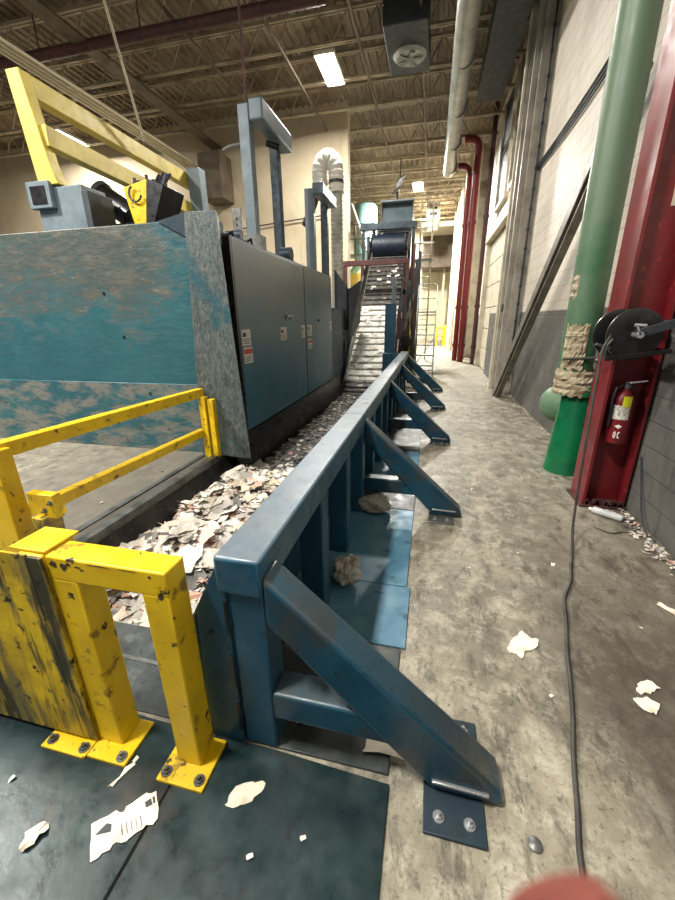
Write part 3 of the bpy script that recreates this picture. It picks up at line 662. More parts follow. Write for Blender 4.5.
m.build('debris', 'darkgrey', G)
G = thing('slotted_bracket', (-2.9, 6.05, 2.46), 'grey slotted steel bracket standing on the machine edge', 'bracket')
m = MB(); m.box(-3.02, -2.88, 6.0, 6.04, 2.46, 3.18); b_ = m.build('strip', 'steel', G, bevel=.003)
for k in range(5): m = MB(); m.box(-2.965, -2.94, 5.996, 5.999, 2.7+k*.08, 2.74+k*.08); m.build('slot', 'black', b_)
for (x, y, lab) in ((-2.75, 4.9, 'small dark valve block behind the corner column top'), (-2.72, 5.4, 'second dark valve block on the machine edge past the first'), (-2.95, 8.05, 'dark pump motor between the two grey frames on the machine')):
    G = thing('valve_block' if y < 6 else 'pump_motor', (x, y, 2.46), lab, 'motor')
    m = MB(); m.box(x-.12, x+.12, y-.15, y+.15, 2.46, 2.66 if y < 6 else 2.75); m.build('block', 'darkgrey', G, bevel=.01)
    m = MB(); m.cyl((x-.1, y, 2.7 if y < 6 else 2.84), (x+.12, y, 2.7 if y < 6 else 2.84), .06 if y < 6 else .13); m.build('barrel', 'darkblue', G, smooth=True)
    m = MB(); m.tube([(x+.08, y+.1, 2.6), (x+.16, y+.2, 2.68), (x+.1, y+.35, 2.58), (x+.12, y+.5, 2.5)], .018, 8); m.build('hose', 'black', G, smooth=True)
# ribbed exhaust hose with hooked top
pts = [(-2.58, 11, .5+.25*i) for i in range(19)]
top = [(-2.58-.22*(1-math.cos(t)), 11, 5.05+.36*math.sin(t)) for t in [i*PI/10 for i in range(1, 11)]]
full = [Vector(p) for p in pts+top+[(-3.0, 11, 4.88), (-2.95, 11, 4.76)]]
fine = []
for a, b in zip(full, full[1:]):
    n = max(2, int((b-a).length/.035))
    for i in range(n): fine.append(a.lerp(b, i/n))
G = thing('exhaust_hose', (-2.58, 11, .5), 'pale ribbed vertical exhaust hose with a curled top', 'hose')
cut = int(len(fine)*.74)
MB().tube(fine[:cut], .16, 20, [.15+(.014 if i % 3 == 0 else 0) for i in range(cut)]).build('lower_hose', 'flex', G, smooth=True)
MB().tube(fine[cut:], .18, 20, [.185+(.016 if i % 3 == 0 else 0) for i in range(len(fine)-cut)]).build('hooked_top', 'white', G, smooth=True)
m = MB(); m.cyl((-2.58, 11, 4.83), (-2.58, 11, 4.9), .2); m.build('clamp', 'black', G, smooth=True)
m = MB(); m.tube([(-3.05, 11.02, 4.85), (-3.2, 11.05, 4.5), (-3.35, 11.1, 4.2), (-3.5, 11.2, 4.0)], .11, 16); m.build('tail_hose', 'brown', G, smooth=True)
# ================================================================== CEILING EQUIPMENT
def lamp(x, y, z, label, w=.42, l=1.2):
    G = thing('high_bay_light', (x, y, z), label, 'light')
    m = MB(); m.box(x-w/2-.03, x+w/2+.03, y-l/2-.03, y+l/2+.03, z+.01, z+.09); m.build('housing', 'white', G, bevel=.008)
    m = MB(); m.box(x-w/2, x+w/2, y-l/2, y+l/2, z-.005, z+.01); m.build('lens', 'lamp', G)
    for s in (-1, 1): m = MB(); m.cyl((x, y+s*l*.4, z+.09), (x, y+s*l*.4, z+.55), .006, seg=6); m.build('hanger', 'steel', G)
    return G
def area(x, y, z, w, l, e, col=(1, .955, .88), name='lamp_glow', rot=(0, 0, 0)):
    L = bpy.data.lights.new(name, 'AREA'); L.shape = 'RECTANGLE'; L.size = w; L.size_y = l; L.energy = e; L.color = col
    o = bpy.data.objects.new(name, L); C.objects.link(o); o.location = (x, y, z-.012); o.rotation_euler = rot; return o
LZ = 7.2
lamp(-2.74, 11.2, LZ, 'bright rectangular ceiling light at the centre top of the photo')
lamp(-1.0, 20.4, LZ, 'bright ceiling light far down the hall above the conveyor hood')
lamp(-11.8, 12.5, LZ, 'ceiling light glowing behind the yellow gantry beams')
E1 = 520
for x, y, k in ((-2.74, 11.2, 1.0), (-1.0, 20.4, 4.2), (-11.8, 12.5, .9), (-.9, 26.5, 2.4), (-2.7, -.5, 1.0), (-7.5, 1.5, 2.0)):  # farthest area light has no fixture; added to brighten the far end
    area(x, y, LZ, .42, 1.2, E1*k)
for x, y in ((-2.7, -.5), (-7.5, 1.5)): lamp(x, y, LZ, 'ceiling light over the near end of the aisle, above the camera' if x > -3 else 'ceiling light over the open floor left of the barrier', .42, 1.2)
# round duct down the right of the ceiling
m = MB(); m.cyl((.3, -1, 6.5), (.25, 16.5, 6.5), .2, seg=28)
for y in range(0, 17, 2): m.cyl((.3, y, 6.5), (.3, y+.05, 6.5), .215, seg=28)
for y in (1, 5, 9, 13, 16): m.box(.20, .36, y, y+.04, 6.6, 7.75)
tag(m.build('round_duct', 'duct', smooth=True), 'long round grey duct under the ceiling along the right wall', 'duct')
m = MB(); m.box(.75, 1.36, -1, 12.5, 6.75, 7.12); tag(m.build('ceiling_shade_box', 'darkgrey'), 'dark box standing in for shade in the upper right ceiling corner', 'shade box')  # dark box added to paint the shade of the ceiling corner
G = thing('ceiling_fan_unit', (-.85, 10.9, 7.1), 'dim ceiling fan unit with a round guard near the top centre', 'fan')
m = MB(); m.box(-1.3, -.42, 9.6, 11.3, 6.95, 7.5); m.build('housing', 'darkgrey', G, bevel=.02)
m = MB(); m.lathe((-.83, 10.6, 6.94), [(.1, -.05), (.3, -.05), (.36, 0), (.36, .03)], 28); m.build('guard', 'duct', G)
for k in range(5):
    a = k*2*PI/5; m = MB(); m.bar((-.83, 10.6, 6.875), (-.83+.28*math.cos(a), 10.6+.28*math.sin(a), 6.87), .1, .012); m.build('blade', 'steel', G)
for i, dx in enumerate((-.18, -.06, .06, .18)):
    x = -8.15+dx
    m = MB(); m.tube([(x, 3, 6.5), (x, 13.0+dx, 6.5), (x, 13.5, 6.45), (x, 13.75, 6.2), (x, 13.8, 5.8), (x, 13.8, 2.0)], .035, 10)
    tag(m.build('ceiling_conduit', 'conduit', smooth=True), 'pale conduit in the bundle of four above the yellow gantry, bending down the wall', 'pipe', 'four conduits above the yellow gantry')
m = MB(); m.cyl((-4.25, 5.0, 7.1), (-5.05, 7.0, 4.55), .02, seg=8); tag(m.build('hanger_rod', 'joist'), 'thin pale rod slanting down to the yellow gantry beam', 'rod')
m = MB(); m.cyl((-3.12, 7.03, 4.86), (-3.12, 7.03, 7.18), .022, seg=8); tag(m.build('hanger_rod', 'brown'), 'thin brown rod from the ceiling to the tall grey frame', 'rod')
m = MB(); m.cyl((-7.0, 13.9, 4.6), (-3.6, 13.9, 4.85), .02, seg=8); tag(m.build('wall_rail', 'darkgrey'), 'thin dark rail across the beige back wall behind the grey frames', 'rail')
for (x0, x1, z0, z1, lab) in ((-7.7, -6.9, 5.4, 6.7, 'brown square duct end high on the beige wall behind the grey post'), ):
    m = MB(); m.box(x0, x1, 13.2, 13.99, z0, z1); tag(m.build('duct_box', 'darkjoist', bevel=.02), lab, 'duct')

# ================================================================== RIGHT WALL OBJECTS
# red H column
H = thing('red_column', (1.57, 3.6, 0), 'red steel H column against the block wall at right', 'column')
m = MB(); m.box(1.395, 1.42, 3.45, 3.74, 0, 7.15); m.build('flange', 'red', H, bevel=.003)
m = MB(); m.box(1.70, 1.725, 3.45, 3.74, 0, 7.15); m.build('flange', 'red', H, bevel=.003)
m = MB(); m.box(1.42, 1.70, 3.585, 3.605, 0, 7.15); m.build('web', 'red', H)
m = MB(); m.box(1.37, 1.74, 3.42, 3.77, 0, .02); m.build('base_plate', 'brown', H)
m = MB(); m.box(1.60, 1.66, 3.580, 3.585, 2.33, 2.5); m.build('paint_patch', 'cream', H)
m = MB()
random.seed(5)
for k in range(30):
    x = random.uniform(1.42, 1.7); m.box(x, x+.02, 3.44, 3.47, 0.02, random.uniform(.03, .07))
m.build('flaking_foot', 'brown', H)
# pale conduit right of pipe on the column
# extinguisher
X = thing('fire_extinguisher', (1.555, 3.48, .6), 'red fire extinguisher with yellow tag hung in the red column', 'fire extinguisher')
m = MB(); m.lathe((1.555, 3.49, .585), [(.05, 0), (.072, .01), (.075, .03), (.075, .34), (.07, .38), (.05, .42), (.028, .44), (.026, .46)], 28); m.build('cylinder', 'red', X, smooth=True)
m = MB(); m.lathe((1.555, 3.49, 1.045), [(.03, 0), (.03, .03), (.018, .035), (.018, .055)], 16); m.build('valve', 'steel', X, smooth=True)
m = MB(); m.bar((1.555, 3.49, 1.085), (1.66, 3.43, 1.115), .022, .012); m.build('handle', 'zinc', X, bevel=.002)
m = MB(); m.bar((1.555, 3.49, 1.06), (1.64, 3.44, 1.055), .02, .01); m.build('lever', 'black', X, bevel=.002)
m = MB(); m.tube([(1.53, 3.48, 1.07), (1.47, 3.46, 1.05), (1.455, 3.45, .97), (1.462, 3.45, .85), (1.465, 3.45, .74)], .011, 10); m.build('hose', 'black', X, smooth=True)
def arc_patch(c, r, a0, a1, z0, z1, n=8, t=.0015):
    m = MB(); ring = []
    for i in range(n+1):
        a = a0+(a1-a0)*i/n
        ring.append([m.bm.verts.new((c[0]+rr*math.cos(a), c[1]+rr*math.sin(a), z)) for rr in (r, r+t) for z in (z0, z1)])
    for i in range(n):
        A, B_ = ring[i], ring[i+1]
        for q in ((0, 1, 1, 0), ): pass
        m.bm.faces.new((A[2], B_[2], B_[3], A[3])); m.bm.faces.new((A[0], A[1], B_[1], B_[0])); m.bm.faces.new((A[1], A[3], B_[3], B_[1])); m.bm.faces.new((A[0], B_[0], B_[2], A[2]))
    m.bm.faces.new((ring[0][0], ring[0][2], ring[0][3], ring[0][1])); m.bm.faces.new((ring[-1][0], ring[-1][1], ring[-1][3], ring[-1][2]))
    return m
ca = math.atan2(-3.49, -1.555)
arc_patch((1.555, 3.49), .0755, ca-.75, ca+.75, .80, .915).build('instruction_label', 'label', X)
arc_patch((1.555, 3.49), .0775, ca-.05, ca+.72, .905, .99).build('inspection_tag', 'ylabel', X)
for k, a in enumerate((ca-.16, ca+.20)):
    m = MB(); P = []
    for q in range(13 if k == 0 else 10):
        t = q*2*PI/12+(.9 if k else 0); da, dz = .085*math.cos(t), .026*math.sin(t)
        P.append((1.555+.0765*math.cos(a+da), 3.49+.0765*math.sin(a+da), .672+dz))
    m.tube(P, .0038, 6); m.build('white_number', 'white', X)
m = MB(); P0 = [(-.34, 0), (0.05, .014), (.34, 0), (.05, -.02)]
m.poly([(1.555+.0772*math.cos(ca+a), 3.49+.0772*math.sin(ca+a), .745+z) for a, z in P0]+[(1.555+.0785*math.cos(ca+a), 3.49+.0785*math.sin(ca+a), .745+z) for a, z in P0]+[(1.555+.080*math.cos(ca), 3.49+.080*math.sin(ca), .745)],
       [(3, 2, 1, 0), (4, 5, 8), (5, 6, 8), (6, 7, 8), (7, 4, 8)]); m.build('white_diamond', 'white', X)
# hose reel
W = thing('hose_reel', (1.38, 3.3, 1.47), 'black hose reel with grey crank mounted on the red column', 'hose reel')
def disc(y, cx, cz, r): return MB().lathe((cx, y, cz), [(.02, 0), (.07, -.006), (r*.55, -.004), (r-.02, -.012), (r, -.006), (r, .006), (.02, .006)], 40, 'y')
disc(3.16, 1.375, 1.47, .175).build('front_disc', 'black', W, smooth=True)
disc(3.40, 1.375, 1.47, .175).build('rear_disc', 'black', W, smooth=True)
m = MB(); m.cyl((1.375, 3.16, 1.47), (1.375, 3.40, 1.47), .07); m.build('drum', 'darkgrey', W, smooth=True)
m = MB()
for k in range(7): m.lathe((1.375, 3.185+k*.031, 1.47), [(.072, -.012), (.092, -.008), (.098, 0), (.092, .008), (.072, .012)], 24, 'y')
m.build('coiled_hose', 'rubber', W, smooth=True)
m = MB(); m.bar((1.36, 3.12, 1.47), (1.60, 3.14, 1.545), .014, .06); m.bar((1.60, 3.14, 1.545), (1.66, 3.58, 1.56), .06, .014); m.build('arm', 'darkgrey', W, bevel=.003)
m = MB(); m.bar((1.22, 3.14, 1.305), (1.62, 3.16, 1.36), .03, .03); m.bar((1.60, 3.16, 1.355), (1.62, 3.58, 1.36), .03, .03); m.build('lower_frame', 'black', W, bevel=.003)
m = MB(); m.cyl((1.375, 3.155, 1.47), (1.375, 3.07, 1.47), .022); m.bar((1.375, 3.08, 1.47), (1.345, 3.08, 1.53), .02, .012); m.cyl((1.33, 3.08, 1.535), (1.40, 3.08, 1.53), .011); m.build('crank', 'zinc', W, bevel=.001)
m = MB(); m.tube([(1.22, 3.14, 1.305), (1.20, 3.12, 1.34), (1.205, 3.12, 1.40), (1.24, 3.14, 1.44)], .008, 8); m.bar((1.14, 3.13, 1.41), (1.24, 3.15, 1.38), .016, .016); m.build('hose_guide', 'steel', W, smooth=True)
# hose coming off the reel and along the floor
hp = [(1.29, 3.20, 1.555), (1.255, 3.19, 1.52), (1.215, 3.14, 1.44), (1.175, 3.10, 1.36), (1.16, 3.05, 1.2), (1.145, 3.0, 1.0), (1.13, 2.93, .7), (1.115, 2.86, .4), (1.10, 2.78, .15), (1.08, 2.66, .025), (1.02, 2.48, .012),
      (.95, 2.27, .012), (.868, 2.10, .012), (.82, 1.90, .012), (.765, 1.70, .012), (.72, 1.5, .012), (.675, 1.32, .012), (.625, 1.15, .012), (.585, .98, .012), (.548, .83, .012), (.53, .6, .012), (.53, .1, .012), (.55, -.6, .012)]
def smoothpts(P, n=5):
    P = [Vector(p) for p in P]; out = []
    for i in range(len(P)-1):
        a, b, c, d = P[max(i-1, 0)], P[i], P[i+1], P[min(i+2, len(P)-1)]
        for k in range(n):
            t = k/n; out.append(.5*((2*b)+(c-a)*t+(2*a-5*b+4*c-d)*t*t+(3*b-a-3*c+d)*t**3))
    return out+[P[-1]]
m = MB(); m.tube(smoothpts(hp), .0088, 10); tag(m.build('air_hose', 'rubber', smooth=True, at=(1.0, 2.5, 0)), 'thin dark grey hose hanging from the reel and trailing along the concrete', 'hose')
# green pipe, cone guard, wraps, bell
Gp = thing('green_pipe', (1.49, 4.36, 0), 'tall green pipe with torn wrapping standing in a green cone', 'pipe')
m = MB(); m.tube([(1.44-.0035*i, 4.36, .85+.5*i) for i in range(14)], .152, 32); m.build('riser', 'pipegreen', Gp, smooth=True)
m = MB(); m.lathe((1.52, 4.36, 0), [(.215, 0), (.212, .02), (.155, .72), (.152, .83), (.19, .84), (.19, .93), (.15, .95)], 36); m.build('cone_guard', 'greenglossy', Gp, smooth=True)
random.seed(12)
def wrap(c, r, z0, z1, a0=0, a1=2*PI, n=40, k=9, name='wrapping'):
    m = MB(); g = []
    for j in range(k+1):
        row = []
        for i in range(n+1):
            a = a0+(a1-a0)*i/n; z = z0+(z1-z0)*j/k+random.uniform(-.008, .008)*(2.4 if j in (0, k) else 1)
            rr = r+random.uniform(0, .018)+.008*math.sin(j*2.1+a*2)
            if j in (0, k) or (a1-a0 < 6 and i in (0, n)): rr = r+.003
            row.append(m.bm.verts.new((c[0]+rr*math.cos(a), c[1]+rr*math.sin(a), z)))
        g.append(row)
    for j in range(k):
        for i in range(n): m.bm.faces.new((g[j][i], g[j][i+1], g[j+1][i+1], g[j+1][i]))
    return m.build(name, 'tape', Gp, smooth=False)
wrap((1.47, 4.36), .185, .84, 1.09)
wrap((1.44, 4.36), .160, 1.1, 1.52, math.radians(200), math.radians(275), 14, 12)
wrap((1.44, 4.36), .156, 1.75, 1.95, math.radians(185), math.radians(215), 6, 7)
m = MB(); m.cyl((1.26, 4.2, 1.2), (1.62, 4.18, 1.22), .012); m.cyl((1.55, 4.18, 1.18), (1.62, 4.18, 1.24), .03, seg=12); m.build('clamp_bolt', 'steel', Gp)
G = thing('green_bell', (1.55, 5.0, .58), 'round pale green bell shaped cover on the wall behind the green cone', 'cover')
m = MB(); m.lathe((1.66, 5.0, .60), [(.03, -.31), (.12, -.29), (.19, -.22), (.22, -.12), (.225, 0), (.24, .0), (.24, .08), (.2, .08)], 32, 'x'); m.build('dome', 'greenpale', G, smooth=True)
m = MB(); m.lathe((1.55, 5.0, .60), [(.226, 0), (.245, 0), (.245, .025), (.226, .025)], 32, 'x'); m.build('rim', 'black', G, smooth=True)
# leaning channel, wall cables, conduit
G = thing('leaning_channel', (1.45, 8.9, 0), 'long grey steel channel leaning diagonally against the block wall', 'steel channel')
a, b = Vector((1.43, 8.75, .07)), Vector((1.60, 4.66, 3.74)); d = (b-a).normalized(); nrm = d.cross(Vector((1, 0, 0))).normalized()
if nrm.z > 0: nrm = -nrm
m = MB(); m.bar(a+nrm*.06, b+nrm*.06, .13, .15, up=nrm); m.build('upper_member', 'channelgrey', G, bevel=.006)
m = MB(); m.bar(a+nrm*.175+Vector((.03, 0, 0)), b+nrm*.175+Vector((.03, 0, 0)), .03, .09, up=nrm); m.build('web', 'black', G)  # black web: shadow strip under the channel put into its colour
m = MB(); m.bar(a+nrm*.23, b+nrm*.23, .10, .025, up=nrm); m.build('lower_flange', 'channelgrey', G, bevel=.003)
for k in range(3):
    m = MB(); m.tube(smoothpts([(1.72, 9.9, 4.2+.03*k), (1.72, 8.2, 4.12+.05*k), (1.72, 6.8, 4.12+.06*k), (1.72, 5.6, 4.18+.06*k), (1.72, 3.5, 4.4+.05*k), (1.72, 1.5, 4.6+.05*k)]), .016, 8)
    tag(m.build('wall_cable', 'darkgrey', smooth=True), 'dark cable in the bundle of three crossing the upper right wall', 'cable', 'three cables on the upper right wall')
G = thing('outlet_box', (1.72, 4.05, 1.72), 'small pale box of knobs on the wall between green pipe and red column', 'switch')
m = MB(); m.box(1.70, 1.748, 3.98, 4.14, 1.66, 1.80); m.build('box', 'cream', G, bevel=.003)
for k in range(4):
    m = MB(); m.cyl((1.67, 4.02+.08*(k % 2), 1.70+.06*(k//2)), (1.70, 4.02+.08*(k % 2), 1.70+.06*(k//2)), .014, seg=10); m.build('knob', 'darkgrey', G)
# red risers far down the wall
def riser(x, y, r, ztop, label, elbow, mat='redpipe'):
    G = thing('red_riser_pipe', (x, y, 0), label, 'pipe')
    P = [(x, y, 0.0), (x, y, ztop-.3)]
    if elbow: P += [(x-.03, y, ztop-.12), (x-.12, y, ztop-.03), (x-.3, y, ztop), (x-elbow, y, ztop)]
    else: P += [(x, y, ztop)]
    MB().tube(P, r, 18).build('pipe', mat, G, smooth=True)
    for z in (.55, 1.9, 4.6):
        MB().cyl((x, y, z), (x, y, z+.1), r*1.3).build('coupling', mat, G, smooth=True)
riser(1.12, 15.5, .11, 7.05, 'thick red riser pipe with an elbow at the top, nearer of the pair', .45)
riser(.93, 15.9, .09, 6.45, 'red riser pipe with a lower elbow just behind the thick one', .4)
riser(1.48, 14.7, .07, 7.6, 'slim dark red straight pipe beside the overhead door', 0, 'brown')
for i, (x, y, r, lab) in enumerate(((1.30, 16.5, .05, 'pale vertical pipe behind the red risers'), (.98, 20.5, .06, 'cream vertical pipe beyond the red risers, first of the far ones'), (.95, 22.5, .06, 'cream vertical pipe farther along beside the far wall'), (1.15, 18.2, .05, 'narrow pale pipe between red risers and cream pipes'))):
    m = MB(); m.cyl((x, y, 0), (x, y, 7.2), r); tag(m.build('vertical_pipe', 'cream', smooth=True), lab, 'pipe')
m = MB(); m.box(1.0, 1.75, 17.6, 17.9, 0, 7.6); struct(m.build('trim_3', 'cream'))
m = MB(); m.box(.85, 1.75, 24.0, 24.3, 0, 7.6); struct(m.build('trim_4', 'cream'))

# ================================================================== FAR END
L = thing('rolling_ladder', (-.17, 12.0, 0), 'grey rolling warehouse ladder beside the climbing conveyor', 'ladder')
for x in (-.44, .10):
    m = MB(); m.tube([(x, 11.4, .08), (x, 12.5, 1.75), (x, 12.5, 2.55)], .018, 8); m.build('stringer', 'duct', L, smooth=True)
    m = MB(); m.cyl((x, 12.7, .1), (x, 12.7, 2.55), .018, seg=8); m.build('rear_post', 'duct', L, smooth=True)
    m = MB(); m.tube([(x, 11.35, .9), (x, 12.45, 2.5), (x, 12.7, 2.55)], .014, 8); m.build('handrail', 'duct', L, smooth=True)
    for y in (11.42, 12.68): m = MB(); m.lathe((x, y, .055), [(.02, -.015), (.055, -.012), (.055, .012), (.02, .015)], 16, 'x'); m.build('caster', 'black', L)
for k in range(6):
    z = .28+k*.28; y = 11.4+(z-.08)/1.67*1.1
    m = MB(); m.box(-.44, .10, y-.02, y+.2, z-.02, z+.012); m.build('tread', 'duct', L)
m = MB(); m.box(-.44, .10, 12.48, 12.72, 1.74, 1.78); m.build('platform', 'duct', L)
for z in (2.15, 2.55): m = MB(); m.cyl((-.44, 12.7, z), (.10, 12.7, z), .014, seg=8); m.build('guard_bar', 'duct', L)
m = MB(); m.cyl((-.44, 12.7, .2), (.10, 12.7, 1.0), .012, seg=8); m.cyl((-.44, 11.5, .15), (.10, 11.5, .15), .014, seg=8); m.build('cross_brace', 'duct', L)
Bo = thing('safety_bollard', (.82, 25, 0), 'bright yellow round bollard at the far end of the aisle', 'bollard')
m = MB(); m.lathe((.82, 25, 0), [(.16, 0), (.16, 1.0), (.13, 1.12), (.06, 1.17)], 24); m.build('post', 'yellow', Bo, smooth=True)
m = MB(); m.cyl((.32, 24.9, 1.02), (.82, 24.9, 1.02), .05); m.cyl((.32, 24.9, .55), (.82, 24.9, .55), .05); m.cyl((.32, 24.9, 0), (.32, 24.9, 1.05), .05); tag(m.build('yellow_guard', 'yellow', smooth=True, at=(.5, 24.9, 0)), 'low yellow pipe guard joined beside the far bollard', 'guard')
# mezzanine and hanging box unit
m = MB(); m.box(-.9, 1.7, 24.5, 27, 6.35, 6.6); tag(m.build('mezzanine_beam', 'cream', bevel=.02), 'cream beam shelf across the far right end of the hall', 'beam')
m = MB(); m.box(-.9, 1.74, 27, 29.9, 4.6, 6.5); tag(m.build('mezzanine_shade_box', 'darkjoist'), 'brown box standing in for shade below the cream beam at the far end', 'shade_box')  # dark box stands for the mezzanine's shadow, put into its colour
m = MB(); m.box(.5, .62, 27.8, 27.95, 0, 4.8); m.build('x', 'cream'); bpy.data.objects['x'].name = 'far_pipe'; tag(bpy.data.objects['far_pipe'], 'thin cream stanchion standing behind the far bollard', 'post')
G = thing('wall_unit_heater', (-.3, 24.3, 6.6), 'white box unit with dark slots hanging near the far light', 'heater')
m = MB(); m.box(-.65, .05, 24.0, 24.4, 6.55, 7.15+.35); m.build('case', 'white', G, bevel=.02)
for k in range(2): m = MB(); m.box(-.5, -.1, 23.98, 23.999, 6.8+k*.3, 6.95+k*.3); m.build('slot', 'black', G)
m = MB(); m.cyl((-.3, 24.2, 6.1), (-.3, 24.2, 6.55), .28); m.build('spigot', 'cream', G, smooth=True)
# left of the hood: tank, pipe, walkway
G = thing('storage_tank', (-3.6, 22, 5), 'pale teal round tank high behind the conveyor hood', 'tank')
m = MB(); m.lathe((-3.65, 22, 0), [(.55, 4.6), (.6, 4.8), (.6, 6.9), (.5, 7.05)], 28); m.build('shell', 'glassteal', G, smooth=True)
m = MB(); m.lathe((-3.65, 22, 0), [(.62, 5.7), (.64, 5.72), (.64, 5.78), (.62, 5.8)], 28); m.build('band', 'steel', G)
for x in (-4.1, -3.2): m = MB(); m.box(x, x+.1, 21.6, 21.7, 0, 4.7); m.build('leg', 'steel', G)
m = MB(); m.cyl((-3.75, 18.5, 6.2), (-2.95, 18.0, 4.3), .14, seg=16); tag(m.build('chute_pipe', 'flex', smooth=True), 'pale diagonal pipe running down left of the conveyor hood', 'pipe')
m = MB(); m.cyl((-3.9, 17.5, 2.9), (-2.7, 17.2, 4.2), .15, seg=16); m.cyl((-3.9, 17.5, 0), (-3.9, 17.5, 3.0), .1, seg=16); tag(m.build('chute_pipe', 'glassteal', smooth=True), 'pale teal diagonal duct below the tank behind the conveyor', 'pipe')
G = thing('walkway_railing', (-3.3, 17.8, 4.2), 'thin grey walkway railing left of the conveyor hood', 'railing')
for x in (-4.2, -3.4, -2.6): m = MB(); m.cyl((x, 17.9, 0), (x, 17.9, 5.4), .025, seg=8); m.build('post', 'steel', G)
for z in (4.8, 5.35): m = MB(); m.cyl((-4.2, 17.9, z), (-2.6, 17.9, z), .022, seg=8); m.build('rail', 'steel', G)
m = MB(); m.box(-4.2, -2.6, 17.7, 18.3, 4.1, 4.2); m.build('deck', 'steel', G)
G = thing('yellow_valve_box', (-3.3, 16.3, 2.8), 'yellow box glimpsed behind the brown frame left of the conveyor', 'box')
m = MB(); m.box(-3.3, -2.75, 16.2, 16.5, 0, 3.3); m.build('case', 'yellowsoft', G, bevel=.02)
G = thing('wire_basket', (-1.55, 17, 6.1), 'dark wire cage tilted above the conveyor hood', 'cage')
for k in range(5): m = MB(); m.bar((-1.8+.07*k, 17, 6.1+.05*k), (-1.62+.07*k, 17, 6.5+.05*k), .03, .03); m.build('bar', 'darkgrey', G)
m = MB(); m.bar((-1.82, 17, 6.1), (-1.5, 17, 6.32), .04, .04); m.bar((-1.64, 17, 6.5), (-1.32, 17, 6.72), .04, .04); m.cyl((-1.6, 17, 5.5), (-1.6, 17, 6.15), .04, seg=8); m.cyl((-1.5, 17, 6.6), (-1.5, 17, 7.2), .02, seg=8); m.build('frame', 'darkgrey', G)
# access frames right of the hood
G = thing('access_tower', (-.45, 16, 0), 'pale scaffold ladder tower right of the conveyor hood', 'tower')
for x in (-.62, -.2): m = MB(); m.cyl((x, 16.2, 0), (x, 16.2, 5.6), .03, seg=8); m.build('upright', 'cream', G)
for k in range(14): m = MB(); m.cyl((-.62, 16.2, .4+k*.38), (-.2, 16.2, .4+k*.38), .018, seg=8); m.build('rung', 'cream', G)
m = MB(); m.box(-.9, -.1, 16.0, 16.6, 3.6, 3.68); m.build('landing', 'steel', G)
for z in (4.2, 4.7): m = MB(); m.cyl((-.9, 16.0, z), (-.1, 16.0, z), .025, seg=8); m.build('guard_bar', 'cream', G)

# ================================================================== LOOSE THINGS ON THE FLOOR
random.seed(33)
def scrap(outline, z, label, mat='scrap', holes=None, name='paper_scrap', fold=.004, cat='paper scrap'):
    """torn flat sheet from a floor outline, fanned from its centre and slightly curled"""
    cx = sum(p[0] for p in outline)/len(outline); cy = sum(p[1] for p in outline)/len(outline)
    m = MB(); P = []
    for i in range(len(outline)):
        a, b = outline[i], outline[(i+1) % len(outline)]
        for k in range(3):
            t = k/3; j = .002 if k == 0 else .008
            P.append((a[0]+(b[0]-a[0])*t+random.uniform(-j, j), a[1]+(b[1]-a[1])*t+random.uniform(-j, j), z+random.uniform(0, fold)))
    n = len(P); lo = [m.bm.verts.new(p) for p in P]; c = m.bm.verts.new((cx, cy, z+fold*.8))
    for i in range(n): m.bm.faces.new((lo[i], lo[(i+1) % n], c))
    o = m.build(name, mat, at=(cx, cy, z)); s = o.modifiers.new('thick', 'SOLIDIFY'); s.thickness = .0012; s.offset = 1
    return tag(o, label, cat)
sh = scrap([(-0.927, 0.496), (-1.002, 0.576), (-0.949, 0.629), (-0.925, 0.621), (-0.923, 0.645), (-0.883, 0.695), (-0.851, 0.708), (-0.794, 0.64), (-0.824, 0.602), (-0.855, 0.566), (-0.885, 0.555), (-0.897, 0.529)], .0145, 'torn printed white label sheet lying on the dark deck plate', name='torn_sheet', fold=.002)
m = MB(); m.prism([(-0.868, 0.668, .0182), (-0.855, 0.683, .0182), (-0.838, 0.669, .0182), (-0.855, 0.656, .0182)], (0, 0, .001)); m.prism([(-0.852, 0.686, .0182), (-0.847, 0.692, .0182), (-0.832, 0.676, .0182), (-0.837, 0.672, .0182)], (0, 0, .001)); m.build('barcode_print', 'darkgrey', sh)
m = MB()
for k in range(5): m.bar((-.905+.012*k, .60+.008*k, .0188), (-.878+.012*k, .575+.008*k, .0188), .003, .001)
m.build('grey_print', 'steel', sh)
m = MB(); m.prism([(-0.965, 0.554, .0184), (-0.952, 0.589, .0184), (-0.934, 0.591, .0184), (-0.922, 0.574, .0184)], (0, 0, .001)); m.build('torn_hole', 'plate', sh)
scrap([(-0.592, 0.723), (-0.586, 0.764), (-0.55, 0.8), (-0.497, 0.822), (-0.482, 0.802), (-0.505, 0.755), (-0.549, 0.729)], .0145, 'small cream paper scrap on the deck plate between yellow post and blue rail')
scrap([(-1.165, 0.468), (-1.187, 0.506), (-1.165, 0.548), (-1.132, 0.537), (-1.139, 0.496), (-1.155, 0.47)], .0145, 'crumpled pale scrap at the lower left on the dark deck plate', fold=.015)
scrap([(-1.032, 0.681), (-1.0, 0.77), (-0.988, 0.765), (-1.017, 0.679)], .0145, 'narrow white paper strip beside the yellow base plate')
scrap([(0.474, 1.648), (0.521, 1.731), (0.572, 1.792), (0.601, 1.755), (0.648, 1.745), (0.616, 1.68), (0.569, 1.655), (0.534, 1.601), (0.512, 1.629), (0.48, 1.621)], .003, 'torn cream paper scrap in the middle of the concrete aisle')
scrap([(1.016, 1.566), (1.07, 1.601), (1.109, 1.565), (1.063, 1.539), (1.016, 1.519), (0.997, 1.524)], .003, 'upper piece of the pair of cream scraps right of the hose')
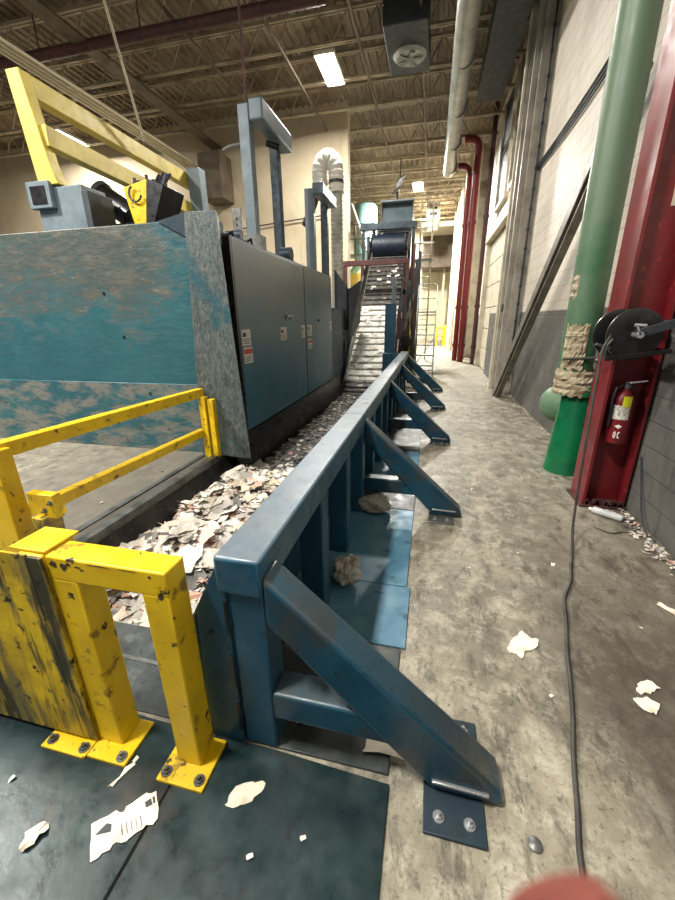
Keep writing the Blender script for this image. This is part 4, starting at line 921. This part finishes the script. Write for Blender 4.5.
scrap([(0.967, 1.485), (1.028, 1.507), (1.062, 1.479), (1.021, 1.42), (0.995, 1.433), (0.971, 1.454)], .003, 'lower piece of the pair of cream scraps right of the hose')
scrap([(1.371, 2.171), (1.407, 2.19), (1.47, 2.114), (1.446, 2.067)], .003, 'thin white strip on the concrete near the right edge of the photo')
scrap([(-.16, 1.0), (-.15, 1.06), (-.01, 1.045), (.01, 1.005)], .0155, 'white card lying under the first blue brace')
sp = [(.70, 2.55), (.35, 2.3), (.62, 1.42), (.31, 1.0), (1.2, 1.95), (.9, 2.45), (.48, 3.6), (.75, 4.4), (.4, 5.2), (.95, 3.5), (1.0, 5.5), (-.7, .4), (-1.0, .78), (-.45, .62), (-.95, .3), (-1.4, .62), (-.3, .7), (-2.9, 2.6), (-3.3, 3.0), (-2.85, 3.4)]
for k, (x, y) in enumerate(sp):
    z = .0145 if (x < -.05 and x > -2 and y < .95) else .003
    w = random.uniform(.006, .014)*(1 if y < 2 else 1.8)
    m = MB(); crumple(m, (x, y, z+w*.3), w*1.6, w, random.uniform(0, 6), 0, w*.2, PAL[0], 2); o = m.build('paper_fleck', 'paper', at=(x, y, z))
    tag(o, 'tiny white paper fleck on the floor', 'paper fleck', 'white flecks on the floor')
# crumpled film balls behind the rail
def blob(name, c, r, label, sx=1, sy=1, sz=.8):
    bm = bmesh.new(); bmesh.ops.create_icosphere(bm, subdivisions=4, radius=r)
    from mathutils import noise
    for v in bm.verts:
        n = noise.noise(v.co*9/r*.14+Vector(c)*3)*.35+noise.noise(v.co*30/r*.12)*.22
        v.co *= 1+n; v.co = Vector((v.co.x*sx, v.co.y*sy, v.co.z*sz))
    lo = min(v.co.z for v in bm.verts)
    bmesh.ops.translate(bm, verts=bm.verts, vec=(0, 0, -lo))
    m = MB(); m.bm.free(); m.bm = bm
    for v in bm.verts: v.co += Vector(c)
    o = m.build(name, 'bag', at=c, smooth=False); return tag(o, label, 'litter')
blob('crumpled_film', (-.43, 1.97, .013), .095, 'crumpled translucent plastic film ball behind the first brace', .9, 1.1, .9)
blob('crumpled_film', (-.39, 2.95, .013), .10, 'lumpy beige film bundle at the foot of the rail near the second brace', 1.4, .9, .7)
# litter along the right wall
Bt = thing('plastic_bottle', (1.52, 3.25, 0), 'empty pale plastic tube bottle lying by the foot of the red column', 'bottle')
m = MB(); m.tube([(1.43, 3.33, .032), (1.445, 3.32, .032), (1.60, 3.20, .032), (1.61, 3.193, .032)], .03, 18, [.012, .03, .03, .02]); m.build('body', 'bottle', Bt, smooth=True)
m = MB(); m.cyl((1.415, 3.342, .032), (1.432, 3.329, .032), .013, seg=12); m.build('neck', 'white', Bt, smooth=True)
m = MB(); random.seed(50)
for k in range(380):
    y = random.uniform(1.9, 3.45); x = XW-.02-abs(random.gauss(0, .055))-.02*(y > 2.6)
    w = random.uniform(.008, .035); crumple(m, (x, y, .004+random.random()*.012), w, w*random.uniform(.4, 1.6), random.uniform(0, 6), random.uniform(-.3, .3), w*.15, random.choice(PAL[:5] if random.random() < .4 else PAL[5:]), 1)
for k in range(120):
    y = random.uniform(4.8, 8.8); x = XW-.02-abs(random.gauss(0, .05)); w = random.uniform(.01, .035); crumple(m, (x, y, .006), w, w, random.uniform(0, 6), 0, w*.2, random.choice(PAL), 1)
tag(m.build('floor_litter', 'paper', at=(1.65, 3, 0)), 'trail of paper crumbs and dirt along the foot of the right block wall', 'litter', kind='stuff')
m = MB(); m.tube(smoothpts([(1.36, 3.05, .006), (1.45, 2.98, .006), (1.56, 3.02, .006), (1.62, 2.96, .006)]), .004, 6); tag(m.build('wire_scrap', 'rubber', smooth=True), 'thin bent wire on the concrete below the pale bottle', 'wire')
m = MB(); m.tube(smoothpts([(1.74, 3.42, .5), (1.73, 3.30, .3), (1.71, 3.15, .1), (1.70, 3.0, .01), (1.66, 2.9, .008)]), .006, 6); tag(m.build('loose_cord', 'darkgrey', smooth=True), 'thin dark cord hanging down the block wall right of the red column', 'cord')
m = MB(); m.lathe((.425, .855, 0), [(.012, 0), (.02, 0), (.022, .01), (.010, .018)], 12); tag(m.build('floor_anchor', 'steel', smooth=True), 'small old anchor stud in the concrete right of the first foot plate', 'bolt')

# the photographer's fingertip, close to the lens at the lower edge
cam_R = Matrix(((1, 0, 0), (0, 1, 0), (0, 0, 1)))
yaw, pitch, roll, F = -.23613059, -.33230361, -.01375171, 379.69
f = Vector((math.sin(yaw)*math.cos(pitch), math.cos(yaw)*math.cos(pitch), math.sin(pitch)))
r0 = Vector((math.cos(yaw), -math.sin(yaw), 0)); u0 = r0.cross(f)
rr_, uu_ = r0*math.cos(roll)+u0*math.sin(roll), u0*math.cos(roll)-r0*math.sin(roll)
CAM = Vector((0, 0, 1.6))
tip = CAM+Vector((.0258, .0400, -.0365-.0))   # refined below
d_ = .048
tipc = CAM+(rr_*(554-337.5)/F+uu_*(450-896)/F+f)*d_
dirn = (-uu_*.75+f*-.55+rr_*.25).normalized()
spine = [tipc+uu_*.0+dirn*s for s in (0, .004, .012, .022, .032, .042, .055, .07, .078)]
rad = [.0062, .0086, .0098, .0102, .0102, .0104, .0102, .0106, .0102]
Fg = thing('person_finger', tipc+dirn*.07, "blurred pink fingertip of the photographer at the bottom edge of the photo", 'person')
MB().tube(spine, .008, 20, rad).build('finger', 'skin', Fg, smooth=True)

# ================================================================== LIGHT, WORLD, CAMERA
w = bpy.data.worlds.new('hall_ambient'); bpy.context.scene.world = w; w.use_nodes = True
w.node_tree.nodes['Background'].inputs[0].default_value = (.96, .98, 1, 1); w.node_tree.nodes['Background'].inputs[1].default_value = .22

cd = bpy.data.cameras.new('camera'); co = bpy.data.objects.new('camera', cd); C.objects.link(co)
cd.sensor_fit = 'VERTICAL'; cd.sensor_height = 36; cd.sensor_width = 27; cd.lens = F*36/900
cd.clip_start = .005; cd.clip_end = 200
cd.dof.use_dof = True; cd.dof.focus_distance = 3.0; cd.dof.aperture_fstop = 6.5
co.matrix_world = Matrix(((rr_.x, uu_.x, -f.x, CAM.x), (rr_.y, uu_.y, -f.y, CAM.y), (rr_.z, uu_.z, -f.z, CAM.z), (0, 0, 0, 1)))
S = bpy.context.scene; S.camera = co
S.view_settings.view_transform = 'Standard'; S.view_settings.look = 'None'; S.view_settings.gamma = 1; S.view_settings.exposure = 0.55
S.view_settings.use_curve_mapping = False
